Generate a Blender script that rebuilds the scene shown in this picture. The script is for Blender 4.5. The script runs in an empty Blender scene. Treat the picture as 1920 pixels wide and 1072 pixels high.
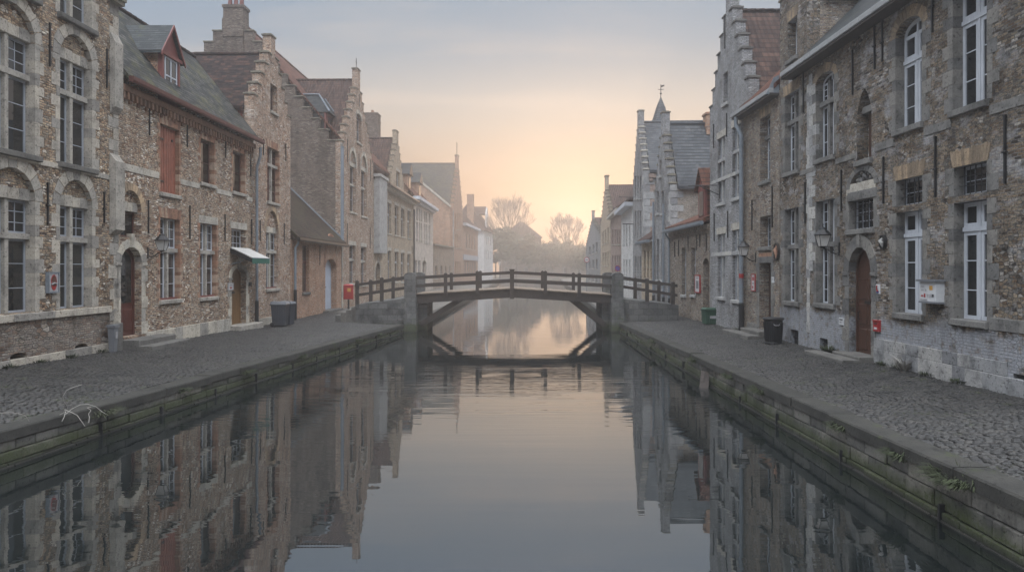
import bpy, math, random
import numpy as np
from mathutils import Vector, Matrix
from mathutils.geometry import tessellate_polygon

random.seed(7)
rng = np.random.default_rng(7)
SC = bpy.context.scene
COL = SC.collection
F, CX, HY, EYE = 1387.0, 960.0, 505.0, 3.25      # focal length (px of the 1920 px photo), principal x, horizon y, eye height over the water
R = math.radians

# ------------------------------------------------------------------ materials
def lin(c):
    return tuple(((v / 255) / 12.92 if v / 255 <= 0.04045 else ((v / 255 + 0.055) / 1.055) ** 2.4) for v in c)

class NT:
    def __init__(s, name):
        s.m = bpy.data.materials.new(name); s.m.use_nodes = True
        s.t = s.m.node_tree; s.b = s.t.nodes['Principled BSDF']; s.out = s.t.nodes['Material Output']
    def n(s, typ, _p=None, **k):
        nd = s.t.nodes.new('ShaderNode' + typ)
        for a, v in (_p or {}).items(): setattr(nd, a, v)
        for a, v in k.items(): s.set(nd, a.replace('_', ' '), v)
        return nd
    def set(s, nd, key, v):
        i = nd.inputs[int(key[1:])] if key[0] == 'i' and key[1:].isdigit() else nd.inputs[key]
        if isinstance(v, bpy.types.NodeSocket): s.t.links.new(v, i)
        elif hasattr(v, 'outputs'): s.t.links.new(v.outputs[0], i)
        elif isinstance(v, tuple) and len(v) == 3 and i.type == 'RGBA': i.default_value = (*v, 1)
        else: i.default_value = v
    def mix(s, f, a, b, mode='MIX'):
        nd = s.t.nodes.new('ShaderNodeMix'); nd.data_type = 'RGBA'; nd.blend_type = mode
        for idx, v in ((0, f), (6, a), (7, b)):
            i = nd.inputs[idx]
            if isinstance(v, bpy.types.NodeSocket): s.t.links.new(v, i)
            elif isinstance(v, tuple): i.default_value = (*v[:3], 1)
            else: i.default_value = v
        return nd.outputs[2]
    def math(s, op, a, b=0.0, clamp=False):
        nd = s.t.nodes.new('ShaderNodeMath'); nd.operation = op; nd.use_clamp = clamp
        for idx, v in ((0, a), (1, b)):
            if isinstance(v, bpy.types.NodeSocket): s.t.links.new(v, nd.inputs[idx])
            else: nd.inputs[idx].default_value = v
        return nd.outputs[0]
    def ramp(s, f, stops, interp='LINEAR'):
        nd = s.t.nodes.new('ShaderNodeValToRGB'); cr = nd.color_ramp; cr.interpolation = interp
        while len(cr.elements) < len(stops): cr.elements.new(0.5)
        for e, (p, c) in zip(cr.elements, stops):
            e.position = p; e.color = (*c, 1) if isinstance(c, tuple) else (c, c, c, 1)
        s.t.links.new(f, nd.inputs[0]); return nd.outputs[0]
    def noise(s, vec, scale, detail=4.0, rough=0.55):
        return s.n('TexNoise', Vector=vec, Scale=scale, Detail=detail, Roughness=rough).outputs[0]
    def uv(s):
        return s.n('UVMap', {'uv_map': 'UVMap'}).outputs[0]
    def objco(s):
        return s.n('TexCoord').outputs['Object']
    def warp(s, vec, scale, amt):
        nz = s.n('TexNoise', Vector=vec, Scale=scale, Detail=2.0)
        sub = s.n('VectorMath', {'operation': 'SUBTRACT'}, i0=nz.outputs[1], i1=(0.5, 0.5, 0.5))
        sc = s.n('VectorMath', {'operation': 'SCALE'}, i0=sub.outputs[0], Scale=amt)
        return s.n('VectorMath', {'operation': 'ADD'}, i0=vec, i1=sc.outputs[0]).outputs[0]
    def scale(s, vec, v):
        return s.n('VectorMath', {'operation': 'MULTIPLY'}, i0=vec, i1=v).outputs[0]
    def bump(s, h, strength=0.5, dist=0.02, normal=None):
        b = s.n('Bump', Strength=strength, Distance=dist, Height=h)
        if normal is not None: s.set(b, 'Normal', normal)
        return b.outputs[0]
    def done(s, color=None, rough=None, normal=None, metal=None, spec=None):
        for k, v in (('Base Color', color), ('Roughness', rough), ('Normal', normal), ('Metallic', metal), ('Specular IOR Level', spec)):
            if v is not None: s.set(s.b, k, v)
        return s.m

def masonry(name, pal, mortar, bw=0.2, bh=0.062, ms=0.010, rub=0.4, rubsize=(6.5, 13.0), stain=0.45, lime=None, limeamt=0.5, white=None, warp=0.03, bump=1.0, grime=None):
    """coursed brick blending into irregular rubble; pal = 5 colours picked per brick"""
    t = NT(name); uv = t.uv(); w = t.warp(uv, 2.3, warp); w = t.warp(w, 11.0, warp * 0.5)
    bk = t.n('TexBrick', Vector=w, Color1=(0, 0, 0), Color2=(1, 1, 1), Mortar=(0.5, 0.5, 0.5), Scale=1.0, Mortar_Size=ms, Mortar_Smooth=0.35, Brick_Width=bw, Row_Height=bh)
    sv = t.scale(w, (rubsize[0], rubsize[1], 1.0))
    vo = t.n('TexVoronoi', {'feature': 'F1', 'voronoi_dimensions': '2D'}, Vector=sv, Scale=1.0, Randomness=0.85)
    ve = t.n('TexVoronoi', {'feature': 'DISTANCE_TO_EDGE', 'voronoi_dimensions': '2D'}, Vector=sv, Scale=1.0, Randomness=0.85)
    vf = t.ramp(ve.outputs[0], [(0.02, 1.0), (0.10, 0.0)])
    vr = t.n('SeparateColor', i0=vo.outputs['Color']).outputs[0]
    br = t.n('SeparateColor', i0=bk.outputs[0]).outputs[0]
    mask = t.ramp(t.noise(uv, 0.55, 3.0), [(0.5 - 0.12 - (rub - .5) * .35, 0.0), (0.5 + 0.08 - (rub - .5) * .35, 1.0)]) if 0 < rub < 1 else None
    if mask is None:
        rv, mf = (br, bk.outputs[1]) if rub <= 0 else (vr, vf)
    else:
        inv = t.math('SUBTRACT', 1.0, mask)
        rv = t.math('ADD', t.math('MULTIPLY', br, inv), t.math('MULTIPLY', vr, mask))
        mf = t.math('ADD', t.math('MULTIPLY', bk.outputs[1], inv), t.math('MULTIPLY', vf, mask))
    col = t.ramp(rv, [(0.02, pal[0]), (0.26, pal[1]), (0.5, pal[2]), (0.74, pal[3]), (0.97, pal[4])])
    fine = t.noise(uv, 26.0, 5.0, 0.65)
    col = t.mix(0.75, col, t.ramp(fine, [(0.3, (0.28, 0.27, 0.26)), (0.52, (1, 1, 1)), (0.72, (1.5, 1.45, 1.36))]), 'MULTIPLY')
    blotch = t.noise(uv, 1.7, 5.0, 0.6)
    col = t.mix(0.8, col, t.ramp(blotch, [(0.3, (0.62, 0.56, 0.52)), (0.52, (1, 1, 1)), (0.75, (1.22, 1.2, 1.15))]), 'MULTIPLY')
    col = t.mix(mf, col, t.mix(0.9, tuple(v * .8 for v in mortar), t.ramp(fine, [(0.3, 0.5), (0.7, 1.0)]), 'MULTIPLY'))
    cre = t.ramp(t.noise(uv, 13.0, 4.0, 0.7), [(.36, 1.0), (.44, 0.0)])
    col = t.mix(t.math('MULTIPLY', cre, .8), col, (.03, .026, .022))  # crevice shade painted into the colour as scattered near-black spots
    col = t.mix(t.math('MULTIPLY', mf, t.ramp(t.noise(uv, 5.0, 5.0, .65), [(.42, .85), (.56, .0)])), col, (.035, .03, .026))
    if lime:
        lm = t.ramp(t.noise(t.scale(uv, (1.0, 1.6, 1.0)), 1.15, 7.0, 0.68), [(0.62 - .22 * limeamt, 0.0), (0.74 - .22 * limeamt, 0.75)])
        lm = t.math('MULTIPLY', lm, t.ramp(fine, [(0.3, 0.35), (0.6, 1.0)]))
        col = t.mix(lm, col, lime)
    if white:                                   # limewashed foot of the wall, flaking off towards its upper edge
        z = t.n('SeparateXYZ', i0=uv).outputs[1]
        e = t.math('ADD', z, t.math('MULTIPLY', t.math('SUBTRACT', t.noise(uv, 1.3, 6.0, 0.7), 0.5), 1.1))
        wm = t.ramp(t.math('SUBTRACT', white[0] + 0.5, e), [(0.40, 0.0), (0.56, 0.85)])
        wm = t.math('MULTIPLY', wm, t.ramp(t.noise(uv, 4.2, 6.0, 0.7), [(0.36, 0.15), (0.5, 1.0)]))
        col = t.mix(wm, col, t.mix(mf, white[1], tuple(v * .6 for v in white[1])))
    st = t.noise(t.scale(uv, (1.0, 0.35, 1.0)), 0.9, 6.0, 0.65)
    col = t.mix(stain, col, t.ramp(st, [(0.32, (0.22, 0.21, 0.2)), (0.5, (1, 1, 1))]), 'MULTIPLY')
    h = t.math('ADD', t.math('MULTIPLY', t.math('SUBTRACT', 1.0, mf), 0.7), t.math('MULTIPLY', fine, 0.5))
    h = t.math('ADD', h, t.math('MULTIPLY', rv, 0.35))
    return t.done(col, 0.93, t.bump(h, bump, 0.035), spec=0.25)

def stone(name, c, var=0.5, sc=1.0, dark=(0.25, 0.24, 0.23), island=True, joints=None, moss=0.0, rough=.9, spec=.3, mossz=0.0, hues=None):
    t = NT(name); co = t.objco()
    n1 = t.noise(co, 2.2 * sc, 6.0, 0.65); n2 = t.noise(co, 24 * sc, 5.0, 0.65)
    col = t.mix(0.9, c, t.ramp(n1, [(0.28, tuple(1 - var * 1.0 for _ in 'rgb')), (0.52, (1, 1, 1)), (0.75, (1.2, 1.18, 1.13))]), 'MULTIPLY')
    if hues:
        g = t.n('NewGeometry').outputs['Random Per Island']; hr = t.ramp(g, [(0, hues[0]), (.5, hues[1]), (1, hues[2])])
        col = t.mix(.85, col, hr)
        col = t.mix(0.9, col, t.ramp(n1, [(0.28, 1 - var), (0.52, 1.0), (0.75, 1.2)]), 'MULTIPLY')
    elif island:
        g = t.n('NewGeometry').outputs['Random Per Island']
        col = t.mix(0.9, col, t.ramp(g, [(0, (0.58, 0.57, 0.57)), (0.5, (1, .985, .95)), (1, (1.36, 1.29, 1.17))]), 'MULTIPLY')
    pits = t.ramp(t.noise(co, 15 * sc, 3.0, 0.5), [(0.33, 1.0), (0.4, 0.0)])
    col = t.mix(t.math('MULTIPLY', pits, 0.7), col, dark, 'MULTIPLY')
    col = t.mix(0.6, col, t.ramp(n2, [(0.3, 0.55), (0.6, 1.05)]), 'MULTIPLY')
    hh = t.math('SUBTRACT', t.math('ADD', t.math('MULTIPLY', n1, 0.5), n2), t.math('MULTIPLY', pits, 0.5))
    if joints:
        uv = t.uv(); bk = t.n('TexBrick', Vector=t.warp(uv, 3.0, 0.02), Color1=(.62, .62, .62), Color2=(1.1, 1.08, 1.04), Mortar=(.35, .33, .31), Scale=1.0, Mortar_Size=0.012, Mortar_Smooth=0.3, Brick_Width=joints[0], Row_Height=joints[1])
        col = t.mix(1.0, col, bk.outputs[0], 'MULTIPLY'); hh = t.math('SUBTRACT', hh, bk.outputs[1])
    if mossz:
        zz = t.n('SeparateXYZ', i0=co).outputs[2]
        e = t.math('ADD', zz, t.math('MULTIPLY', t.math('SUBTRACT', t.noise(co, 2.6, 6.0, 0.7), .5), .5))
        mm = t.math('MULTIPLY', t.ramp(e, [(mossz * .55, 1.0), (mossz, 0.0)]), t.ramp(n2, [(0.35, 0.35), (0.6, 1.0)]))
        col = t.mix(mm, col, (0.028, 0.036, 0.010))
        col = t.mix(t.ramp(zz, [(.03, .8), (.10, 0.0)]), col, (.012, .011, .01))
    if moss:
        mm = t.ramp(t.noise(co, 1.9, 7.0, 0.7), [(0.62 - moss * .25, 0.0), (0.72 - moss * .25, 1.0)])
        mm = t.math('MULTIPLY', mm, t.ramp(n2, [(0.35, 0.2), (0.6, 1.0)]))
        col = t.mix(mm, col, (0.035, 0.045, 0.012))
    return t.done(col, rough, t.bump(hh, 0.6, 0.02), spec=spec)

def tiles(name, pal, bw=0.2, bh=0.14, moss=0.0, pan=False, mossc=(0.10, 0.10, 0.03), rough=0.8, spec=0.15):
    t = NT(name); uv = t.uv(); w = t.warp(uv, 4.0, 0.02)
    bk = t.n('TexBrick', Vector=w, Color1=(0, 0, 0), Color2=(1, 1, 1), Mortar=(0.1, 0.1, 0.1), Scale=1.0, Mortar_Size=0.008, Mortar_Smooth=0.2, Brick_Width=bw, Row_Height=bh)
    rv = t.n('SeparateColor', i0=bk.outputs[0]).outputs[0]
    col = t.ramp(rv, [(0.02, pal[0]), (0.5, pal[1]), (0.97, pal[2])])
    fine = t.noise(uv, 18.0, 5.0, 0.65)
    col = t.mix(0.7, col, t.ramp(fine, [(0.3, 0.5), (0.6, 1.1)]), 'MULTIPLY')
    col = t.mix(0.8, col, t.ramp(t.noise(uv, 0.8, 5.0, 0.6), [(0.3, (0.55, 0.55, 0.57)), (0.6, (1.1, 1.05, 1.0))]), 'MULTIPLY')
    v = t.n('SeparateXYZ', i0=w).outputs[1]
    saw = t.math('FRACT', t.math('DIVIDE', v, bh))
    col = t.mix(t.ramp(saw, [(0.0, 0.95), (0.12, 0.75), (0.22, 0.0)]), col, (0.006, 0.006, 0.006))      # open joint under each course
    if moss:
        mm = t.ramp(t.noise(uv, 1.1, 7.0, 0.7), [(0.64 - moss * .25, 0.0), (0.76 - moss * .25, 0.9)])
        mm = t.math('MULTIPLY', mm, t.ramp(fine, [(0.35, 0.1), (0.6, 1.0)])); col = t.mix(mm, col, mossc)
    h = t.math('ADD', t.math('MULTIPLY', t.math('SUBTRACT', 1.0, saw), 0.8), t.math('MULTIPLY', fine, 0.3))
    h = t.math('ADD', h, t.math('MULTIPLY', rv, 0.4))
    h = t.math('SUBTRACT', h, t.math('MULTIPLY', bk.outputs[1], 0.5))
    if pan:
        u = t.n('SeparateXYZ', i0=w).outputs[0]
        h = t.math('ADD', h, t.math('SINE', t.math('MULTIPLY', u, 6.2832 / bw)))
    return t.done(col, rough, t.bump(h, 0.9, 0.03), spec=spec)

def paint(name, c, rough=0.5, var=0.35, grain=True, spec=0.4, worn=None):
    t = NT(name); co = t.objco()
    n = t.noise(t.scale(co, (1, 1, 0.25)) if grain else co, 14.0, 5.0, 0.6)
    col = t.mix(0.8, c, t.ramp(n, [(0.3, 1 - var), (0.65, 1.05)]), 'MULTIPLY')
    col = t.mix(0.5, col, t.ramp(t.noise(co, 1.4, 4.0), [(0.3, 0.7), (0.7, 1.15)]), 'MULTIPLY')
    if worn: col = t.mix(t.ramp(t.noise(co, 9.0, 6.0, 0.7), [(0.58, 0.0), (0.68, 0.8)]), col, worn)
    return t.done(col, rough, t.bump(n, 0.25, 0.01), spec=spec)

def glass(name, base=(0.005, 0.006, 0.007), curtain=False):
    """window panes: dark rooms, some with pale curtains hanging behind the glass (varies from window to window)"""
    t = NT(name); uv = t.uv(); rnd = t.n('ObjectInfo').outputs['Random']
    f = t.n('TexWave', {'wave_type': 'BANDS', 'bands_direction': 'X'}, Vector=uv, Scale=2.6, Distortion=3.0, Detail=2.0).outputs[0]
    cloth = t.ramp(f, [(0.0, (0.02, 0.021, 0.022)), (1.0, (0.075, 0.077, 0.08))])
    amt = t.ramp(rnd, [(.35, .25), (.5, 1.0)] if curtain else [(.62, 0.0), (.75, .6)])
    edge = t.ramp(t.noise(t.scale(uv, (1.6, .25, 1)), 1.3, 1.0), [(.44, .15), (.56, 1.0)])
    col = t.mix(t.math('MULTIPLY', amt, edge), base, cloth)
    w = t.noise(uv, 1.6, 2.0)
    t.set(t.b, 'IOR', 1.75)
    return t.done(col, 0.03, t.bump(w, 0.35, 0.03), spec=0.5)

M = {}
TAN = [(0.10, 0.048, 0.032), (0.33, 0.195, 0.12), (0.54, 0.42, 0.30), (0.19, 0.14, 0.105), (0.80, 0.73, 0.63)]
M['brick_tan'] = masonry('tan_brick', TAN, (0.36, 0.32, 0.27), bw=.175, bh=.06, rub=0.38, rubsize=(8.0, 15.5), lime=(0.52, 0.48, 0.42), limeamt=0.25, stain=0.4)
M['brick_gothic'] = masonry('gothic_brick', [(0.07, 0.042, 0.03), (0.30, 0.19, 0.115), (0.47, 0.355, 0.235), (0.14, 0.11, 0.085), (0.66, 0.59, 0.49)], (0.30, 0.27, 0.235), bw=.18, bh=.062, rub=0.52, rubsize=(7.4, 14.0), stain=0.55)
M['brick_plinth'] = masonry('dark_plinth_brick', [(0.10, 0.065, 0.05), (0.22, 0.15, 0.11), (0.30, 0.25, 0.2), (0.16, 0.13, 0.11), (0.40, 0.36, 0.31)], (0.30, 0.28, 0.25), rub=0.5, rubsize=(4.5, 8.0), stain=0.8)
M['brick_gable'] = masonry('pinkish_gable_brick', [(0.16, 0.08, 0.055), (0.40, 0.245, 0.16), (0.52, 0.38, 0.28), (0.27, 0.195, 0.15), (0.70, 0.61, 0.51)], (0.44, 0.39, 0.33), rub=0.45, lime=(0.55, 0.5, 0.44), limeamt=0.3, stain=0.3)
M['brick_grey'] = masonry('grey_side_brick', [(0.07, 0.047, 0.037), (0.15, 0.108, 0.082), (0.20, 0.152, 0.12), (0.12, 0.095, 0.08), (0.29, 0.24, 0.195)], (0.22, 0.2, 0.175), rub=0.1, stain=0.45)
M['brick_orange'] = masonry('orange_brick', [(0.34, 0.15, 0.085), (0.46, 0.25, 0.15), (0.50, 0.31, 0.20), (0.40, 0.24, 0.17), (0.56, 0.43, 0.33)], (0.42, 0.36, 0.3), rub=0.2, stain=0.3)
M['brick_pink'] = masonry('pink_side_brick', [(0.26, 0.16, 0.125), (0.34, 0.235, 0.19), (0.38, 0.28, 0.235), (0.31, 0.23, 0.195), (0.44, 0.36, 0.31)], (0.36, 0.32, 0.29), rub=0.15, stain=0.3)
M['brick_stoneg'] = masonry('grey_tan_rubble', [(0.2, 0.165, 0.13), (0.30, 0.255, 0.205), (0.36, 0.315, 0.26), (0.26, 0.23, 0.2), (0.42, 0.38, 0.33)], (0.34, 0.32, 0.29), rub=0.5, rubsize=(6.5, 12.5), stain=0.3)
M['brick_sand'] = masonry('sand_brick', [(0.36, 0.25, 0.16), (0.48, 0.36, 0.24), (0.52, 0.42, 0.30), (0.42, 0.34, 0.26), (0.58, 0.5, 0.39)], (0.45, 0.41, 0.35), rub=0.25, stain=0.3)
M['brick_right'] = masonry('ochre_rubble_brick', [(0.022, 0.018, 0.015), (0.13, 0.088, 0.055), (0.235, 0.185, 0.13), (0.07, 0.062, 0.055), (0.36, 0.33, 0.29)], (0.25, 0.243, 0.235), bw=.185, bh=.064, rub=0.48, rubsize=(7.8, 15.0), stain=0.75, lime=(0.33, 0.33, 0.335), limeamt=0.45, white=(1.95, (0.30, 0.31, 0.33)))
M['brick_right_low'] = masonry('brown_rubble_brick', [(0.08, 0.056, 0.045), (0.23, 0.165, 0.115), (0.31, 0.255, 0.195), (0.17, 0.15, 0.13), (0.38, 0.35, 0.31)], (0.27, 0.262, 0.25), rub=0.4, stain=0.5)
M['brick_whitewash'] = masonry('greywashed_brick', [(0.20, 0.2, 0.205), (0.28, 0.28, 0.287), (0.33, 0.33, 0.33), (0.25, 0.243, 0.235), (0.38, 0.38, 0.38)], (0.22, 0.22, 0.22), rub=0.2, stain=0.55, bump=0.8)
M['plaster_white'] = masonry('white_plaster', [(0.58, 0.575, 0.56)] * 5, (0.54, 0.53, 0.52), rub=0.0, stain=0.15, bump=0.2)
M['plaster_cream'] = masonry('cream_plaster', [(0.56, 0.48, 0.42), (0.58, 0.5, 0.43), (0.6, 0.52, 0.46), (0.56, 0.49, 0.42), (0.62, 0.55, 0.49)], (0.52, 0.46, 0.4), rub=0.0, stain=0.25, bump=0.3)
M['soldier'] = stone('red_arch_brick', (0.30, 0.175, 0.115), sc=2.0, var=0.6, hues=[(.15, .075, .05), (.30, .155, .095), (.42, .32, .235)])
M['soldier_tan'] = stone('tan_arch_brick', (0.36, 0.27, 0.185), sc=2.0, var=0.4)
M['stone'] = stone('grey_limestone', (0.31, 0.288, 0.258), var=.6)
M['stone_d'] = stone('weathered_limestone', (0.11, 0.106, 0.1), var=0.6)
M['stone_b'] = stone('blue_grey_limestone', (0.30, 0.30, 0.30))
M['stone_l'] = stone('limewashed_block', (0.235, 0.238, 0.245), var=.8)
M['stone_r'] = stone('grey_rough_stone', (0.145, 0.142, 0.138), var=.75)
M['soldier_r'] = stone('ochre_arch_brick', (0.24, 0.185, 0.13), sc=2.0, var=0.5)
M['frieze'] = stone('dark_frieze_brick', (0.20, 0.115, 0.078), sc=2.0, var=0.4)
M['stone_w'] = stone('pale_limestone', (0.37, 0.345, 0.305), var=.6)
M['cap'] = stone('lichened_cap_stone', (0.17, 0.155, 0.125), var=0.7)
M['coping'] = stone('quay_coping_stone', (0.032, 0.031, 0.028), var=0.6, moss=0.1)
M['quaystone'] = stone('quay_wall_stone', (0.17, 0.162, 0.148), var=0.95, island=False, joints=(0.62, 0.2), moss=0.3, mossz=.36)
M['quayblock'] = stone('quay_block_stone', (0.10, 0.096, 0.088), var=0.9, moss=0.22, mossz=.34)
M['pierstone'] = stone('bridge_pier_stone', (0.105, 0.105, 0.103), var=0.7, island=False, joints=(0.5, 0.3), moss=0.2, mossz=.55)
M['cobble'] = stone('cobblestone', (0.029, 0.0275, 0.026), var=0.75, sc=1.0, moss=0.12, rough=.55, spec=.4)
M['slate'] = tiles('grey_slate', [(0.012, 0.014, 0.015), (0.036, 0.038, 0.037), (0.078, 0.077, 0.070)], 0.26, 0.17, moss=0.55, mossc=(0.085, 0.08, 0.028), rough=0.7)
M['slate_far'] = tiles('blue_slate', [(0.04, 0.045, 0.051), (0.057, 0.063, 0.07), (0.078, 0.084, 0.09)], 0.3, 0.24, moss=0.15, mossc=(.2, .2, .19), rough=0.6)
M['slate_dark'] = tiles('dark_slate', [(0.015, 0.02, 0.023), (0.026, 0.032, 0.035), (0.042, 0.048, 0.05)], 0.22, 0.13, moss=0.2, rough=0.55)
M['tile_dark'] = tiles('dark_plain_tile', [(0.013, 0.009, 0.009), (0.028, 0.017, 0.015), (0.065, 0.034, 0.026)], 0.24, 0.21, moss=0.05)
M['tile_red'] = tiles('red_pantile', [(0.075, 0.03, 0.02), (0.11, 0.047, 0.031), (0.15, 0.07, 0.047)], 0.24, 0.3, pan=True)
M['tile_brown'] = tiles('brown_pantile', [(0.035, 0.022, 0.019), (0.06, 0.036, 0.029), (0.09, 0.054, 0.042)], 0.24, 0.3, pan=True)
M['tile_moss'] = tiles('mossy_tile', [(0.016, 0.012, 0.010), (0.03, 0.02, 0.016), (0.05, 0.032, 0.025)], 0.22, 0.19, moss=0.75, mossc=(0.045, 0.04, 0.022))
M['white'] = paint('white_window_paint', (0.40, 0.415, 0.44), 0.7, 0.15, spec=.2)
M['greyframe'] = paint('grey_window_paint', (0.27, 0.285, 0.31), 0.5, 0.2)
M['redwood'] = paint('red_brown_wood', (0.085, 0.026, 0.018), 0.5, 0.45)
M['shutter'] = paint('weathered_red_shutter', (0.25, 0.082, 0.048), 0.6, 0.6, worn=(0.30, 0.15, 0.095))
M['redpaint'] = paint('oxide_red_paint', (0.15, 0.04, 0.032), 0.55, 0.4)
M['maroon'] = paint('maroon_gutter_paint', (0.085, 0.027, 0.02), 0.7, 0.3)
M['brown'] = paint('brown_oak', (0.062, 0.027, 0.016), 0.45, 0.5)
M['ochre'] = paint('ochre_oak', (0.19, 0.10, 0.036), 0.5, 0.4)
M['darkdoor'] = paint('dark_brown_door', (0.06, 0.03, 0.02), 0.5, 0.4)
M['bluewhite'] = paint('pale_blue_door_paint', (0.38, 0.42, 0.48), 0.5, 0.15)
M['iron'] = paint('black_iron', (0.012, 0.012, 0.013), 0.5, 0.3, grain=False)
M['zinc'] = paint('grey_zinc', (0.15, 0.17, 0.19), 0.7, 0.3, grain=False)
M['zinc_w'] = paint('white_gutter_board', (0.26, 0.26, 0.258), 0.7, 0.2, grain=False)
M['bridgewood'] = paint('dark_bridge_timber', (0.030, 0.022, 0.018), 0.8, 0.5, worn=(0.055, 0.046, 0.038))
M['deckwood'] = paint('worn_deck_plank', (0.17, 0.13, 0.095), 0.7, 0.5)
M['binblack'] = paint('black_bin_plastic', (0.012, 0.0125, 0.014), 0.4, 0.2, grain=False)
M['bingrey'] = paint('grey_bin_plastic', (0.045, 0.05, 0.06), 0.5, 0.2, grain=False)
M['bingreyl'] = paint('pale_grey_bin_lid', (0.13, 0.135, 0.145), 0.5, 0.2, grain=False)
M['bingreen'] = paint('green_bin_plastic', (0.02, 0.06, 0.036), 0.45, 0.3, grain=False)
M['signred'] = paint('sign_red', (0.26, 0.018, 0.018), 0.45, 0.15, grain=False)
M['signwhite'] = paint('sign_white', (0.44, 0.44, 0.44), 0.45, 0.1, grain=False)
M['signblue'] = paint('sign_blue', (0.03, 0.06, 0.25), 0.45, 0.1, grain=False)
M['paper'] = paint('grey_print', (0.30, 0.29, 0.29), 0.7, 0.3, grain=False)
M['orange'] = paint('orange_print', (0.45, 0.24, 0.05), 0.7, 0.3, grain=False)
M['awn'] = paint('cream_awning_canvas', (0.42, 0.405, 0.375), 0.85, 0.2, grain=False)
M['awngreen'] = paint('green_awning_canvas', (0.008, 0.085, 0.058), 0.85, 0.2, grain=False)
M['terra'] = paint('terracotta_relief', (0.34, 0.19, 0.125), 0.8, 0.4, grain=False)
M['lampglass'] = paint('frosted_lantern_glass', (0.48, 0.46, 0.43), 0.2, 0.15, grain=False, spec=0.7)
M['bark'] = paint('tree_bark', (0.085, 0.07, 0.055), 0.9, 0.5)
M['leaf'] = paint('dark_leaf', (0.045, 0.05, 0.025), 0.8, 0.5, grain=False)
M['weed'] = paint('weed_leaf', (0.028, 0.036, 0.012), 0.8, 0.5, grain=False)
M['dryweed'] = paint('dry_stem', (0.30, 0.28, 0.25), 0.8, 0.4, grain=False)
M['soil'] = stone('earth', (0.09, 0.082, 0.062), island=False, moss=0.6)
M['joint'] = stone('cobble_joint_dirt', (0.022, 0.021, 0.017), island=False, moss=0.55)
M['paveflat'] = stone('far_cobble', (0.17, 0.16, 0.145), island=False, joints=(0.18, 0.12))
M['glass'] = glass('window_glass')
M['curtain'] = glass('curtained_window_glass', curtain=True)
M['dark'] = paint('dark_void', (0.008, 0.008, 0.009), 0.9, 0.2, grain=False)

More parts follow.
